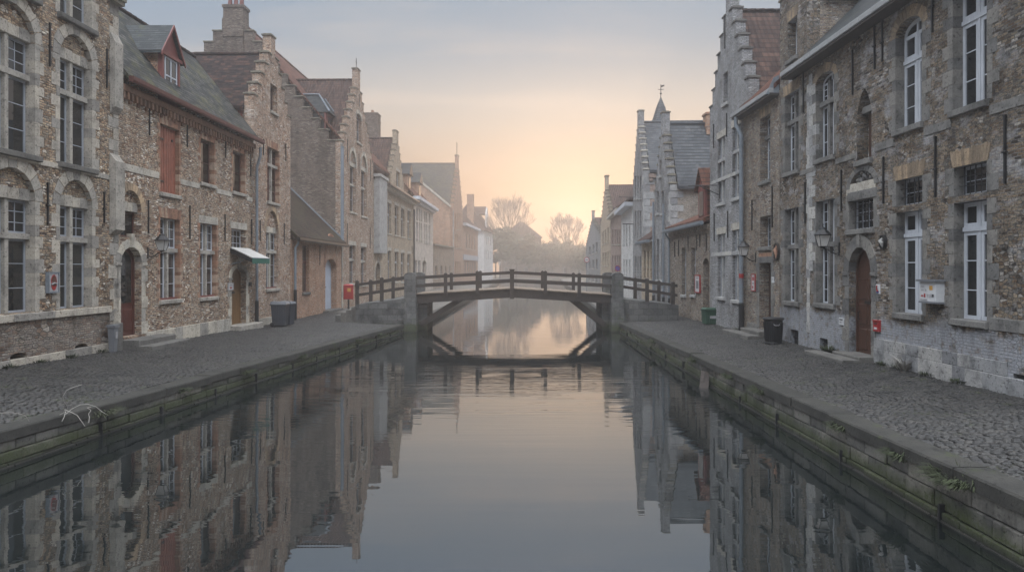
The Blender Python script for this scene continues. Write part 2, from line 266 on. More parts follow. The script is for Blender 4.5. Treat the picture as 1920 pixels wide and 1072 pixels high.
# ------------------------------------------------------------------ mesh builder
class MB:
    def __init__(s): s.v = []; s.f = []; s.smooth = False
    def add(s, vs, fs):
        o = len(s.v); s.v.extend([tuple(p) for p in vs]); s.f.extend([tuple(i + o for i in f) for f in fs]); return s
    def box(s, x0, x1, y0, y1, z0, z1):
        return s.add([(x0, y0, z0), (x1, y0, z0), (x1, y1, z0), (x0, y1, z0), (x0, y0, z1), (x1, y0, z1), (x1, y1, z1), (x0, y1, z1)],
                     [(3, 2, 1, 0), (4, 5, 6, 7), (0, 1, 5, 4), (1, 2, 6, 5), (2, 3, 7, 6), (3, 0, 4, 7)])
    def bbox(s, x0, x1, y0, y1, z0, z1, b=0.01):
        """box with chamfered edges on the -y face and top"""
        return s.add([(x0, y0 + b, z0), (x1, y0 + b, z0), (x1, y1, z0), (x0, y1, z0),
                      (x0, y0 + b, z1), (x1, y0 + b, z1), (x1, y1, z1), (x0, y1, z1),
                      (x0 + b, y0, z0 + b), (x1 - b, y0, z0 + b), (x1 - b, y0, z1 - b), (x0 + b, y0, z1 - b)],
                     [(3, 2, 1, 0), (4, 5, 6, 7), (1, 2, 6, 5), (2, 3, 7, 6), (3, 0, 4, 7), (8, 9, 10, 11), (0, 1, 9, 8), (1, 5, 10, 9), (5, 4, 11, 10), (4, 0, 8, 11)])
    def prism(s, poly, a0, a1, ax='y'):
        n = len(poly)
        def P(p, a): return (p[0], a, p[1]) if ax == 'y' else ((a, p[0], p[1]) if ax == 'x' else (p[0], p[1], a))
        vs = [P(p, a0) for p in poly] + [P(p, a1) for p in poly]
        tr = tessellate_polygon([[Vector((p[0], p[1], 0)) for p in poly]])
        fs = [t for t in tr] + [tuple(i + n for i in t) for t in tr] if n > 4 else [tuple(range(n)), tuple(range(n, 2 * n))]
        fs += [(i, (i + 1) % n, n + (i + 1) % n, n + i) for i in range(n)]
        return s.add(vs, fs)
    def hexa(s, a, b):
        """solid between two quads a (4 pts) and b (4 pts)"""
        return s.add(list(a) + list(b), [(0, 1, 2, 3), (7, 6, 5, 4), (0, 4, 5, 1), (1, 5, 6, 2), (2, 6, 7, 3), (3, 7, 4, 0)])
    def tube(s, pts, r, n=8, cap=True):
        pts = [Vector(p) for p in pts]; rs = r if isinstance(r, (list, tuple)) else [r] * len(pts)
        o = len(s.v); prev = None
        for i, p in enumerate(pts):
            d = (pts[min(i + 1, len(pts) - 1)] - pts[max(i - 1, 0)]).normalized()
            up = prev if prev is not None else (Vector((0, 0, 1)) if abs(d.z) < 0.9 else Vector((1, 0, 0)))
            a = d.cross(up); a = a.normalized() if a.length > 1e-6 else d.orthogonal().normalized()
            b = a.cross(d).normalized(); prev = b
            for k in range(n):
                t = 2 * math.pi * k / n; s.v.append(tuple(p + rs[i] * (math.cos(t) * a + math.sin(t) * b)))
        for i in range(len(pts) - 1):
            for k in range(n):
                k2 = (k + 1) % n; s.f.append((o + i * n + k, o + i * n + k2, o + (i + 1) * n + k2, o + (i + 1) * n + k))
        if cap:
            s.f.append(tuple(o + k for k in range(n))); s.f.append(tuple(o + (len(pts) - 1) * n + k for k in range(n)))
        return s
    def lathe(s, prof, c=(0, 0), n=16, sx=1.0, sy=1.0, rot=0.0):
        o = len(s.v)
        for r, z in prof:
            for k in range(n):
                t = 2 * math.pi * k / n + rot; s.v.append((c[0] + sx * r * math.cos(t), c[1] + sy * r * math.sin(t), z))
        for i in range(len(prof) - 1):
            for k in range(n):
                k2 = (k + 1) % n; s.f.append((o + i * n + k, o + i * n + k2, o + (i + 1) * n + k2, o + (i + 1) * n + k))
        s.f.append(tuple(o + k for k in range(n))); s.f.append(tuple(o + (len(prof) - 1) * n + k for k in range(n)))
        return s
    def disc(s, c, r, y0, y1, n=24, sx=1.0, sz=1.0):
        """disc facing -y"""
        return s.prism([(c[0] + sx * r * math.cos(2 * math.pi * k / n), c[1] + sz * r * math.sin(2 * math.pi * k / n)) for k in range(n)], y0, y1)
    def ring(s, c, r0, r1, y0, y1, a0=0.0, a1=2 * math.pi, n=16, gap=0.0, sz=1.0):
        """wedge blocks round an arch (voussoirs) in the xz plane"""
        for k in range(n):
            t0 = a0 + (a1 - a0) * k / n + gap; t1 = a0 + (a1 - a0) * (k + 1) / n - gap
            q = [(c[0] + r * math.cos(t), c[1] + sz * r * math.sin(t)) for r, t in ((r0, t0), (r1, t0), (r1, t1), (r0, t1))]
            s.prism(q, y0, y1)
        return s
    def mesh(s, name, uvoff=0.0):
        me = bpy.data.meshes.new(name); me.from_pydata(s.v, [], s.f); me.update()
        nl = len(me.loops)
        if nl:
            co = np.empty(len(me.vertices) * 3, 'f'); me.vertices.foreach_get('co', co); co = co.reshape(-1, 3)
            vi = np.empty(nl, 'i'); me.loops.foreach_get('vertex_index', vi)
            nr = np.empty(len(me.polygons) * 3, 'f'); me.polygons.foreach_get('normal', nr); nr = nr.reshape(-1, 3)
            lt = np.empty(len(me.polygons), 'i'); me.polygons.foreach_get('loop_total', lt)
            n = np.repeat(nr, lt, axis=0)
            t = np.stack([-n[:, 1], n[:, 0], np.zeros(nl)], 1); ln = np.linalg.norm(t, axis=1)
            t[ln < 0.05] = (1, 0, 0); t /= np.maximum(np.linalg.norm(t, axis=1), 1e-6)[:, None]
            b = np.cross(n, t); sg = np.where(b[:, 2] < -1e-4, -1.0, 1.0)[:, None]; b *= sg
            p = co[vi]; uv = np.stack([(p * t).sum(1) + uvoff, (p * b).sum(1)], 1).astype('f')
            l = me.uv_layers.new(name='UVMap'); l.data.foreach_set('uv', uv.ravel())
        if s.smooth:
            for p in me.polygons: p.use_smooth = True
        return me

def link(name, mesh, mat, parent=None, loc=(0, 0, 0), label=None):
    o = bpy.data.objects.new(name, mesh); COL.objects.link(o)
    if mat is not None and mesh is not None and not mesh.materials: mesh.materials.append(M[mat] if isinstance(mat, str) else mat)
    if parent is not None: o.parent = parent
    o.location = loc
    if label: o['label'] = label
    return o

class Thing:
    """an Empty at the thing's base; parts are meshed in a working frame whose origin lies at -off from the Empty"""
    def __init__(s, name, label, cat, loc, rz=0.0, group=None, off=(0, 0, 0)):
        o = bpy.data.objects.new(name, None); COL.objects.link(o); o.location = loc; o.rotation_euler = (0, 0, rz)
        o['label'] = label; o['category'] = cat
        if group: o['group'] = group
        s.o = o; s.off = Vector(off); s.uvo = random.uniform(0, 40)
    def part(s, mb, name, mat, parent=None, label=None):
        if not mb.v: return None
        return link(name, mb.mesh(name, s.uvo), mat, parent or s.o, (0, 0, 0) if parent is not None else -s.off, label)

def world_thing(name, label, cat, loc, group=None):
    return Thing(name, label, cat, loc, 0, group, loc)

def solo(name, mb, mat, label=None, cat=None, kind=None, group=None, loc=(0, 0, 0)):
    o = link(name, mb.mesh(name, random.uniform(0, 40)), mat, None, loc)
    if label: o['label'] = label
    if cat: o['category'] = cat
    if kind: o['kind'] = kind
    if group: o['group'] = group
    return o

# ------------------------------------------------------------------ facade lines and houses
class Line:
    """building line X = X0 + k*Y on the ground plan; its picture vanishes at px = VP"""
    def __init__(s, X0, VP): s.X0 = X0; s.VP = VP; s.k = (VP - CX) / F
    def Y(s, px): return F * s.X0 / (px - s.VP)
    def P(s, px): y = s.Y(px); return Vector((s.X0 + s.k * y, y))

LL = Line(-12.5, 985.0)
RL = Line(9.6, 950.0)

class House(Thing):
    def __init__(s, name, label, line, pa, pb, zb, depth=8.0, cat='house'):
        s.line = line; s.pa, s.pb = pa, pb
        a, b = line.P(pa), line.P(pb); d = b - a
        s.w = d.length - 0.01; s.depth = depth; s.zb = zb
        Thing.__init__(s, name, label, cat, (a.x, a.y, zb), math.atan2(d.y, d.x), None, (0, 0, zb))
        s.Ya = a.y; s.q = math.sqrt(1 + line.k ** 2)
        s.holes = []; s.todo = []
    def x(s, px): return abs(s.line.Y(px) - s.Ya) * s.q * (1 if (px >= s.pa) else -1)
    def z(s, px, py): return EYE - (py - HY) * s.line.Y(px) / F
    # front wall with openings
    def front(s, outline, mat, thick=0.4, name='wall', holes=None, y0=0.0):
        holes = s.holes if holes is None else holes
        loops = [outline] + [h[0] for h in holes]
        flat = [p for l in loops for p in l]
        tris = tessellate_polygon([[Vector((p[0], p[1], 0)) for p in l] for l in loops])
        mb = MB(); fs = []
        for t in tris:
            a, b, c = (flat[i] for i in t)
            ar = (b[0] - a[0]) * (c[1] - a[1]) - (b[1] - a[1]) * (c[0] - a[0])
            if abs(ar) < 1e-9: continue
            fs.append(t if ar > 0 else (t[0], t[2], t[1]))
        mb.add([(p[0], y0, p[1]) for p in flat], fs)
        for k, l in enumerate(loops):
            d = thick if k == 0 else holes[k - 1][1]
            n = len(l)
            mb.add([(p[0], y0, p[1]) for p in l] + [(p[0], d, p[1]) for p in l], [(i, (i + 1) % n, n + (i + 1) % n, n + i) for i in range(n)])
        w = s.part(mb, name, mat)
        for fn in s.todo: fn()
        s.todo = []
        return w
    def shell(s, x0, x1, y0, zt, mat, zbot=None, name='side_wall', back=True):
        zbot = s.zb - 0.6 if zbot is None else zbot
        mb = MB().box(x0, x0 + .3, y0, s.depth, zbot, zt).box(x1 - .3, x1, y0, s.depth, zbot, zt)
        if back: mb.box(x0 + .3, x1 - .3, s.depth - .3, s.depth - 0.01, zbot, zt)
        return s.part(mb, name, mat)
    def gable_end(s, x0, x1, ye, ze, yr, zr, mat, yb=None, zbot=None, name='gable_wall'):
        """end wall of a house whose ridge runs along the street"""
        yb = 2 * yr - ye if yb is None else yb; zbot = s.zb - .6 if zbot is None else zbot
        return s.part(MB().prism([(ye, zbot), (yb, zbot), (yb, ze), (yr, zr), (ye, ze)], x0, x1, 'x'), name, mat)
    def roof_par(s, x0, x1, ye, ze, yr, zr, mat, yb=None, th=0.14, name='roof'):
        yb = 2 * yr - ye if yb is None else yb
        mb = MB()
        mb.prism([(ye, ze), (yr, zr), (yr, zr + th * 1.3), (ye, ze + th * 1.3)], x0, x1, 'x')
        mb.prism([(yr + .001, zr), (yb, ze), (yb, ze + th * 1.3), (yr + .001, zr + th * 1.3)], x0, x1, 'x')
        r = s.part(mb, name, mat)
        rg = MB(); x = x0
        while x < x1 - .05:
            x2 = min(x + .38, x1); rg.tube([(x, yr, zr + th * 1.2), (x2 + .03, yr, zr + th * 1.2)], [.10, .12], 8); x = x2
        s.part(rg, 'ridge_tiles', 'tile_dark' if 'slate' in mat else mat, r)
        return r
    def roof_perp(s, xa, za, xr, zr, xb, zb, y0, y1, mat, th=0.14, name='roof', ridge=True):
        mb = MB()
        mb.prism([(xa, za), (xr, zr), (xr, zr + th * 1.3), (xa, za + th * 1.3)], y0, y1)
        mb.prism([(xr + .001, zr), (xb, zb), (xb, zb + th * 1.3), (xr + .001, zr + th * 1.3)], y0, y1)
        r = s.part(mb, name, mat)
        if ridge:
            rg = MB(); y = y0
            while y < y1 - .05:
                y2 = min(y + .38, y1); rg.tube([(xr, y, zr + th * 1.2), (xr, y2 + .03, zr + th * 1.2)], [.10, .12], 8); y = y2
            s.part(rg, 'ridge_tiles', mat, r)
        return r
    # openings -----------------------------------------------------------
    def loop(s, x0, x1, z0, z1, arch, za):
        L = [(x0, z0), (x1, z0), (x1, z1)]
        if arch:
            xc, hw, n = (x0 + x1) / 2, (x1 - x0) / 2, 14
            for k in range(1, n):
                t = math.pi * k / n
                if arch == 'point':
                    u = -math.cos(t); L.append((xc - hw * u, z1 + (za - z1) * (1 - abs(u) ** 1.75)))
                else: L.append((xc + hw * math.cos(t), z1 + (za - z1) * math.sin(t)))
        return L + [(x0, z1)]
    def window(s, p0, p1, top, bot, px=True, arch=None, apex=None, tymp=None, tr=None, cols=2, stone=None, gt=(1, 2), gb=(1, 3),
               fm='white', rev=0.28, pane='glass', sill='stone', lint=None, quoin=None, bw=0.055, red_sill=False, grille=False, name='window', label=None, hood=None, sillw=0.06, sillp=0.09):
        pm = (p0 + p1) / 2; Z = (lambda v: s.z(pm, v)) if px else (lambda v: v)
        x0, x1 = s.x(p0), s.x(p1); z0, z1 = Z(bot), Z(top)
        za = Z(apex) if apex is not None else None; zt = Z(tr) if tr is not None else None
        loop = s.loop(x0, x1, z0, z1, arch, za)
        s.holes.append((loop, rev + .12))
        s.todo.append(lambda: s._window(x0, x1, z0, z1, arch, za, tymp, zt, cols, stone, gt, gb, fm, rev, pane, sill, lint, quoin, bw, red_sill, grille, name, label, loop, hood, sillw, sillp))
    def _window(s, x0, x1, z0, z1, arch, za, tymp, zt, cols, stn, gt, gb, fm, rev, pane, sill, lint, quoin, bw, red_sill, grille, name, label, loop, hood, sillw, sillp):
        fr = MB(); st = MB(); w = x1 - x0; e = .004
        sm = .13 if stn else .07                                   # mullion width
        xs = [x0 + e]; cw = (w - 2 * e - sm * (cols - 1)) / cols
        lights = []
        for c in range(cols):
            a = x0 + e + c * (cw + sm); lights.append((a, a + cw))
            if c < cols - 1:
                m = (st if stn else fr)
                d0, d1 = (rev - .10, rev + .1) if stn else (rev - .015, rev + .06)
                m.box(a + cw, a + cw + sm, d0, d1, z0 + e, z1 - e)
        rows = [(z0 + e, z1 - e, gb)]
        if zt:
            tm = st if stn else fr; th = .07 if stn else .045
            d0, d1 = (rev - .12, rev + .1) if stn else (rev - .03, rev + .06)
            tm.box(x0 + e, x1 - e, d0, d1 - .003, zt - th, zt + th)
            rows = [(z0 + e, zt - th, gb), (zt + th, z1 - e, gt)]
        for a, b in lights:
            for lo, hi, g in rows:
                y0, y1 = rev, rev + .05
                fr.box(a, a + bw, y0, y1, lo, hi).box(b - bw, b, y0, y1, lo, hi).box(a + bw, b - bw, y0, y1, lo, lo + bw).box(a + bw, b - bw, y0, y1, hi - bw, hi)
                mw = .011
                for i in range(1, g[0]):
                    xx = a + (b - a) * i / g[0]; fr.box(xx - mw, xx + mw, y0 + .01, y1, lo + bw, hi - bw)
                for i in range(1, g[1]):
                    zz = lo + (hi - lo) * i / g[1]; fr.box(a + bw, b - bw, y0 + .012, y1 - .002, zz - mw, zz + mw)
        if arch and not tymp:                                       # arched head filled by the frame
            n = 14; xc, hw = (x0 + x1) / 2, w / 2 - e
            pts = [(xc + hw * math.cos(math.pi * k / n), z1 + (za - z1 - e) * math.sin(math.pi * k / n)) for k in range(n + 1)]
            pin = [(xc + (hw - bw) * math.cos(math.pi * k / n), z1 + max(za - z1 - e - bw, .02) * math.sin(math.pi * k / n)) for k in range(n + 1)]
            for k in range(n): fr.prism([pts[k], pts[k + 1], pin[k + 1], pin[k]], rev, rev + .05)
            if cols == 2: fr.box(xc - .035, xc + .035, rev, rev + .05, z1 - e, za - bw)
        o = s.part(fr, name, fm, label=label)
        s.part(MB().prism(loop if not (arch and tymp) else [(x0, z0), (x1, z0), (x1, z1), (x0, z1)], rev + .028, rev + .036), 'pane', pane, o)
        if stn: s.part(st, 'stone_mullion', stn, o)
        if arch and tymp:
            zz = z1 + .0; n = 12; L = s.loop(x0, x1, z1 + .02, z1 + .021, arch, za - .001)
            s.part(MB().prism(L, .13, rev + .08), 'tympanum', tymp, o)
            lt = MB(); k = 4; lw = (w - .01) / k                    # flat stone lintel of four blocks under the arch
            for i in range(k): lt.bbox(x0 + .005 + i * lw + .003, x0 + .005 + (i + 1) * lw - .003, .115, rev + .08, z1 + .003, z1 + min(.30, (za - z1) * .55) + .02 * math.sin(i * 2.1))
            s.part(lt, 'lintel', stn or 'stone', o)
        if sill:
            sp = sillp
            s.part(MB().bbox(x0 - sillw, x1 + sillw, -sp, rev + .05, z0 - .13, z0 + .012, .015), 'sill', sill, o)
        if red_sill: s.part(MB().box(x0 + .01, x1 - .01, rev - .12, rev + .02, z0 + .012, z0 + .075), 'timber_sill', 'redpaint', o)
        if lint == 'stone': s.part(MB().bbox(x0 - .12, x1 + .12, -.014, .2, z1 + .002, z1 + .30, .008), 'lintel', 'stone_w', o)
        elif lint:                                                  # flat arch of soldier bricks
            mb = MB(); n = max(5, int(w / .075)); hgt = .36
            for i in range(n):
                u0, u1 = (i / n - .5), ((i + 1) / n - .5); sp = w + .06; xc = (x0 + x1) / 2; fl = 1.16
                h = hgt * random.uniform(.93, 1.05)
                mb.hexa([(xc + u0 * sp + .004, -.012, z1 + .002), (xc + u1 * sp - .004, -.012, z1 + .002), (xc + u1 * sp * fl - .004, -.012, z1 + h), (xc + u0 * sp * fl + .004, -.012, z1 + h)],
                        [(xc + u0 * sp + .004, .15, z1 + .002), (xc + u1 * sp - .004, .15, z1 + .002), (xc + u1 * sp * fl - .004, .15, z1 + h), (xc + u0 * sp * fl + .004, .15, z1 + h)])
            s.part(mb, 'flat_arch', lint, o)
        if hood and arch:
            xc, hw = (x0 + x1) / 2, w / 2
            mb = MB(); n = 15 if hood.startswith('soldier') else 9
            r1 = .26 if hood.startswith('soldier') else .30
            for k in range(n):
                t0, t1 = math.pi * k / n + .012, math.pi * (k + 1) / n - .012
                if arch == 'point':
                    f = lambda t, q: (xc + (hw + q) * math.cos(t), z1 + (za - z1 + q) * (1 - abs(math.cos(t)) ** 1.75))
                else:
                    f = lambda t, q: (xc + (hw + q) * math.cos(t), z1 + (za - z1 + q) * math.sin(t))
                rr = r1 * random.uniform(.9, 1.12)
                mb.prism([f(t0, 0), f(t0, rr), f(t1, rr), f(t1, 0)], -.012, .12)
            s.part(mb, 'arch_stones', hood, o)
        if quoin:
            for sd in (0, 1):
                mb = MB(); z = z0; k = random.randint(0, 1)
                while z < z1 - .02:
                    br = quoin == 'soldier'; h = random.uniform(.12, .17) if br else random.uniform(.24, .36); h = z1 - z if z1 - z - h < .12 else h
                    ww = ((.10, .21) if br else (.17, .33))[(k + sd) % 2] * random.uniform(.85, 1.12); b = random.uniform(.004, .010)
                    if sd == 0: mb.bbox(x0 - ww, x0 + b, -.01, rev - .005, z + .002, z + h - .002, .006)
                    else: mb.bbox(x1 - b, x1 + ww, -.01, rev - .005, z + .002, z + h - .002, .006)
                    z += h; k += 1
                s.part(mb, 'quoin', quoin, o)
        if grille:
            mb = MB(); n = max(3, int(w / .17)); r = max(3, int((z1 - z0) / .17))
            for i in range(1, n): mb.box(x0 + w * i / n - .008, x0 + w * i / n + .008, rev - .1, rev - .085, z0 + .003, z1 - .003)
            for i in range(1, r): mb.box(x0 + .003, x1 - .003, rev - .104, rev - .089, z0 + (z1 - z0) * i / r - .007, z0 + (z1 - z0) * i / r + .007)
            s.part(mb, 'iron_grille', 'iron', o)
    def door(s, p0, p1, spring, bot, mat, arch=None, apex=None, rev=0.35, glazed=False, surround=None, fan=None, label=None, panels=True, leafw=None):
        pm = (p0 + p1) / 2; x0, x1 = s.x(p0), s.x(p1); z0, z1 = s.z(pm, bot), s.z(pm, spring)
        za = s.z(pm, apex) if apex is not None else None
        loop = s.loop(x0, x1, z0, z1, arch, za); s.holes.append((loop, rev + .12))
        def mk():
            w = x1 - x0; xc = (x0 + x1) / 2; top = za or z1
            e = .003; L = s.loop(x0 + e, x1 - e, z0 + e, z1, arch, (za - e) if za else None)
            o = s.part(MB().prism(L, rev, rev + .06), 'door', mat, label=label)
            fr = MB().box(x0 + e, x0 + .07, rev - .04, rev - .001, z0 + e, z1).box(x1 - .07, x1 - e, rev - .04, rev - .001, z0 + e, z1)
            if not arch: fr.box(x0 + .07, x1 - .07, rev - .04, rev - .001, z1 - .07, z1 - e)
            else:
                fr.ring((xc, z1), w / 2 - .07, w / 2 - e, rev - .04, rev - .001, 0, math.pi, 14, 0, (za - z1) / (w / 2))
            s.part(fr, 'door_frame', mat, o)
            if glazed:
                gl = s.loop(x0 + .16, x1 - .16, z0 + 1.05, z1 - .02, arch, (za - .13) if za else None)
                s.part(MB().prism(gl, rev - .012, rev - .002), 'door_glass', 'glass', o)
            if panels:
                pb = MB(); zt_ = z0 + (.9 if glazed else (z1 - z0) * .95); nr = 1 if glazed else 3
                for i in range(2):
                    for j in range(nr):
                        a = x0 + .13 + i * (w - .22) / 2; b = a + (w - .34) / 2; c = z0 + .16 + j * (zt_ - z0 - .1) / nr; d = c + (zt_ - z0 - .1) / nr - .12
                        pb.bbox(a, b, rev - .022, rev - .001, c, d, .018)
                s.part(pb, 'door_panel', mat, o)
            else:
                pb = MB(); n = max(3, int(w / .16))
                for i in range(n): pb.box(x0 + .075 + (w - .15) * i / n + .004, x0 + .075 + (w - .15) * (i + 1) / n - .004, rev - .016, rev - .001, z0 + .03, z1 - .06)
                s.part(pb, 'door_plank', mat, o)
            s.part(MB().tube([(x0 + .2, rev - .07, z0 + .98), (x0 + .2, rev - .07, z0 + 1.2)], .016, 8).tube([(x0 + .2, rev - .07, z0 + .99), (x0 + .2, rev - .01, z0 + .99)], .012, 6).tube([(x0 + .2, rev - .07, z0 + 1.19), (x0 + .2, rev - .01, z0 + 1.19)], .012, 6), 'handle', 'iron', o)
            s.part(MB().box(xc - .15, xc + .15, rev - .03, rev - .018, z0 + 1.42, z0 + 1.5), 'letter_slot', 'iron', o)
            if surround:
                mb = MB(); z = z0; k = 0
                while z < z1 - .05:
                    h = min(random.uniform(.32, .5), z1 - z)
                    for sd in (0, 1):
                        ww = (.24, .38)[(k + sd) % 2]
                        if sd == 0: mb.bbox(x0 - ww, x0 - .002, -.02, .2, z + .004, z + h - .004, .008)
                        else: mb.bbox(x1 + .002, x1 + ww, -.02, .2, z + .004, z + h - .004, .008)
                    z += h; k += 1
                if arch:
                    mb.ring((xc, z1), w / 2 + .002, w / 2 + .32, -.025, .2, 0, math.pi, 7, .006, (za - z1) / (w / 2))
                    mb.bbox(xc - .09, xc + .09, -.07, .1, za - .02, za + .42, .01)
                    mb.bbox(x0 - .3, x0 - .003, -.06, .1, z1 - .1, z1 - .003, .01).bbox(x1 + .003, x1 + .3, -.06, .1, z1 - .1, z1 - .003, .01)
                else: mb.bbox(x0 - .2, x1 + .2, -.022, .2, z1 + .003, z1 + .24, .008)
                s.part(mb, 'door_surround', surround, o)
        s.todo.append(mk)
    def niche(s, p0, p1, spring, bot, arch, apex, mat, depth=.18):
        pm = (p0 + p1) / 2; x0, x1 = s.x(p0), s.x(p1); z0, z1, za = s.z(pm, bot), s.z(pm, spring), s.z(pm, apex)
        loop = s.loop(x0, x1, z0, z1, arch, za); s.holes.append((loop, depth + .05))
        s.todo.append(lambda: s.part(MB().prism(loop, depth, depth + .04), 'niche_back', mat))
        return x0, x1, z0, z1, za
    def cellar(s, p0, p1, top, bot, lint='soldier', grille=False):
        pm = (p0 + p1) / 2; x0, x1 = s.x(p0), s.x(p1); z0, z1 = s.z(pm, bot), s.z(pm, top)
        arch = 'seg' if lint else None; za = z1 + .09
        loop = s.loop(x0, x1, z0, z1, arch, za); s.holes.append((loop, .5))
        def mk():
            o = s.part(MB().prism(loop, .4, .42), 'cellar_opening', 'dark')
            if lint:
                mb = MB(); n = 11; xc, hw = (x0 + x1) / 2, (x1 - x0) / 2
                for k in range(n):
                    t0, t1 = math.pi * k / n + .02, math.pi * (k + 1) / n - .02
                    f = lambda t, q: (xc + (hw + q * .35) * math.cos(t), z1 + (.09 + q) * math.sin(t) + q * .15)
                    mb.prism([f(t0, 0), f(t0, .26), f(t1, .26), f(t1, 0)], -.015, .12)
                s.part(mb, 'arch_stones', lint, o)
            if grille:
                mb = MB(); n = 5
                for i in range(1, n): mb.box(x0 + (x1 - x0) * i / n - .012, x0 + (x1 - x0) * i / n + .012, .1, .12, z0 + .002, z1 + .02)
                mb.box(x0 + .002, x1 - .002, .095, .115, (z0 + z1) / 2 - .012, (z0 + z1) / 2 + .012)
                s.part(mb, 'iron_grille', 'iron', o)
        s.todo.append(mk)
    def anchors(s, lst):
        for px, a, b in lst:
            x = s.x(px); z1, z0 = s.z(px, a), s.z(px, b)
            mb = MB().box(x - .022, x + .022, -.05, -.012, z0, z1)
            zm = z0 + (z1 - z0) * .48
            mb.tube([(x - .06, -.04, zm), (x + .06, -.04, zm)], .028, 6).tube([(x, .05, zm), (x, -.07, zm)], .02, 6)
            mb.box(x - .03, x + .03, -.055, -.01, z1 - .01, z1 + .05)
            s.part(mb, 'wall_anchor', 'iron')
    def band(s, p0, p1, z0, z1, mat, proud=.035, name='string_course', blk=1.1):
        x0, x1 = s.x(p0), s.x(p1); mb = MB(); x = x0
        while x < x1 - .05:
            x2 = min(x + blk * random.uniform(.75, 1.25), x1)
            if x1 - x2 < .25: x2 = x1
            mb.bbox(x + .003, x2 - .003, -proud, .1, z0, z1, .01); x = x2
        return s.part(mb, name, mat)
    def corner(s, xe, sgn, z0, z1, mat, name='corner_quoin', proud=.012):
        mb = MB(); z = z0; k = 0
        while z < z1 - .05:
            h = min(random.uniform(.27, .38), z1 - z); w = (.28, .5)[k % 2] * random.uniform(.9, 1.1)
            a, b = (xe, xe + w) if sgn > 0 else (xe - w, xe)
            mb.bbox(a + .002, b - .002, -proud, .1, z + .004, z + h - .004, .007); z += h; k += 1
        return s.part(mb, name, mat)
    def pipe(s, px, ztop, zbot, mat='zinc', r=.06, out=.12, elbow=None, shoe=1.6, name='drainpipe'):
        x = s.x(px); pts = []
        if elbow: pts += [(x + elbow[0], -.32, ztop + elbow[1]), (x + elbow[0], -.32, ztop + elbow[1] * .6)]
        pts += [(x, -out, ztop), (x, -out, zbot + shoe)]
        mb = MB().tube(pts, r, 10)
        for z in np.arange(zbot + shoe + .6, ztop, 1.9): mb.tube([(x, -out, z), (x, -out, z + .06)], r * 1.25, 10)
        o = s.part(mb, name, mat)
        s.part(MB().tube([(x, -out, zbot), (x, -out, zbot + shoe)], r * 1.3, 10), 'cast_iron_shoe', 'iron', o)
    def gutter(s, x0, x1, y, z, mat, r=.085):
        return s.part(MB().prism([(y - r, z + .1), (y + r, z + .1), (y + r, z - .02), (y + r * .5, z - r), (y - r * .6, z - r), (y - r, z - .02)], x0, x1, 'x'), 'gutter', mat)
    def stepped(s, x0, x1, z0, n, z1, rise, pw, zp):
        """outline of a crow-stepped gable, n steps a side, pinnacle of half width pw up to zp"""
        xc = (x0 + x1) / 2; run = ((x1 - x0) / 2 - pw) / n; L = []; caps = []
        for i in range(n):
            z = z1 + i * rise; L += [(x0 + i * run, z), (x0 + (i + 1) * run, z)]; caps.append((x0 + i * run, x0 + (i + 1) * run, z))
        L += [(xc - pw, zp), (xc + pw, zp)]; caps.append((xc - pw, xc + pw, zp))
        for i in reversed(range(n)):
            z = z1 + i * rise; L += [(x1 - (i + 1) * run, z), (x1 - i * run, z)]; caps.append((x1 - (i + 1) * run, x1 - i * run, z))
        out = [(x0, z0)] + L + [(x1, z0)]
        return out[::-1], caps
    def caps(s, caps, y0, y1, mat='cap', th=.07, ov=.05, name='gable_coping'):
        for a, b, z in caps: s.part(MB().box(a - ov, b + ov, y0 - ov, y1 + ov, z + .001, z + th).box(a + .04, b - .04, y0 + .03, y1 - .03, z + th, z + th + .05), name, mat)
    def chimney(s, x, y, z0, z1, sx, sy, mat, parent, pots=2, potmat='soldier'):
        mb = MB().box(x - sx, x + sx, y - sy, y + sy, z0, z1)
        mb.box(x - sx - .06, x + sx + .06, y - sy - .06, y + sy + .06, z1, z1 + .12)
        mb.box(x - sx - .04, x + sx + .04, y - sy - .04, y + sy + .04, z1 - .75, z1 - .66)
        c = s.part(mb, 'chimney', mat)
        for i in range(pots):
            q = x + (i - (pots - 1) / 2) * .45
            s.part(MB().lathe([(.13, z1 + .12), (.11, z1 + .45), (.14, z1 + .5), (.1, z1 + .5)], (q, y), 10), 'chimney_pot', potmat, c)
        return c

class Mounted(Thing):
    """a thing fixed to a house front; frame: x along the front, y into the wall, z up, origin at the mount"""
    def __init__(s, H, px, py, name, label, cat, group=None):
        p = H.line.P(px); Thing.__init__(s, name, label, cat, (p.x, p.y, H.z(px, py)), H.o.rotation_euler.z, group)
        s.s = H.line.Y(px) / F                                     # metres per photo pixel here
# ================================================================== LEFT BANK HOUSES
def zl(Y):   # paving height along the left / right house fronts and at the coping
    return .90 + (min(max(Y, 8), 38) - 17.6) * (-.30 / 18)
def zr(Y): return .88 + (min(max(Y, 8), 38) - 13.7) * (-.20 / 24)
def zlc(Y): return .61 + (min(max(Y, 8), 40) - 12) * (-.20 / 28)
def zrc(Y): return .74 + (min(max(Y, 8), 40) - 11.7) * (-.26 / 28)
def left_edge(Y): return -8.3 + (min(Y, 42) - 12) * .104 + max(Y - 42, 0) * .018
def right_edge(Y): return 5.55 + max(Y - 45, 0) * .05

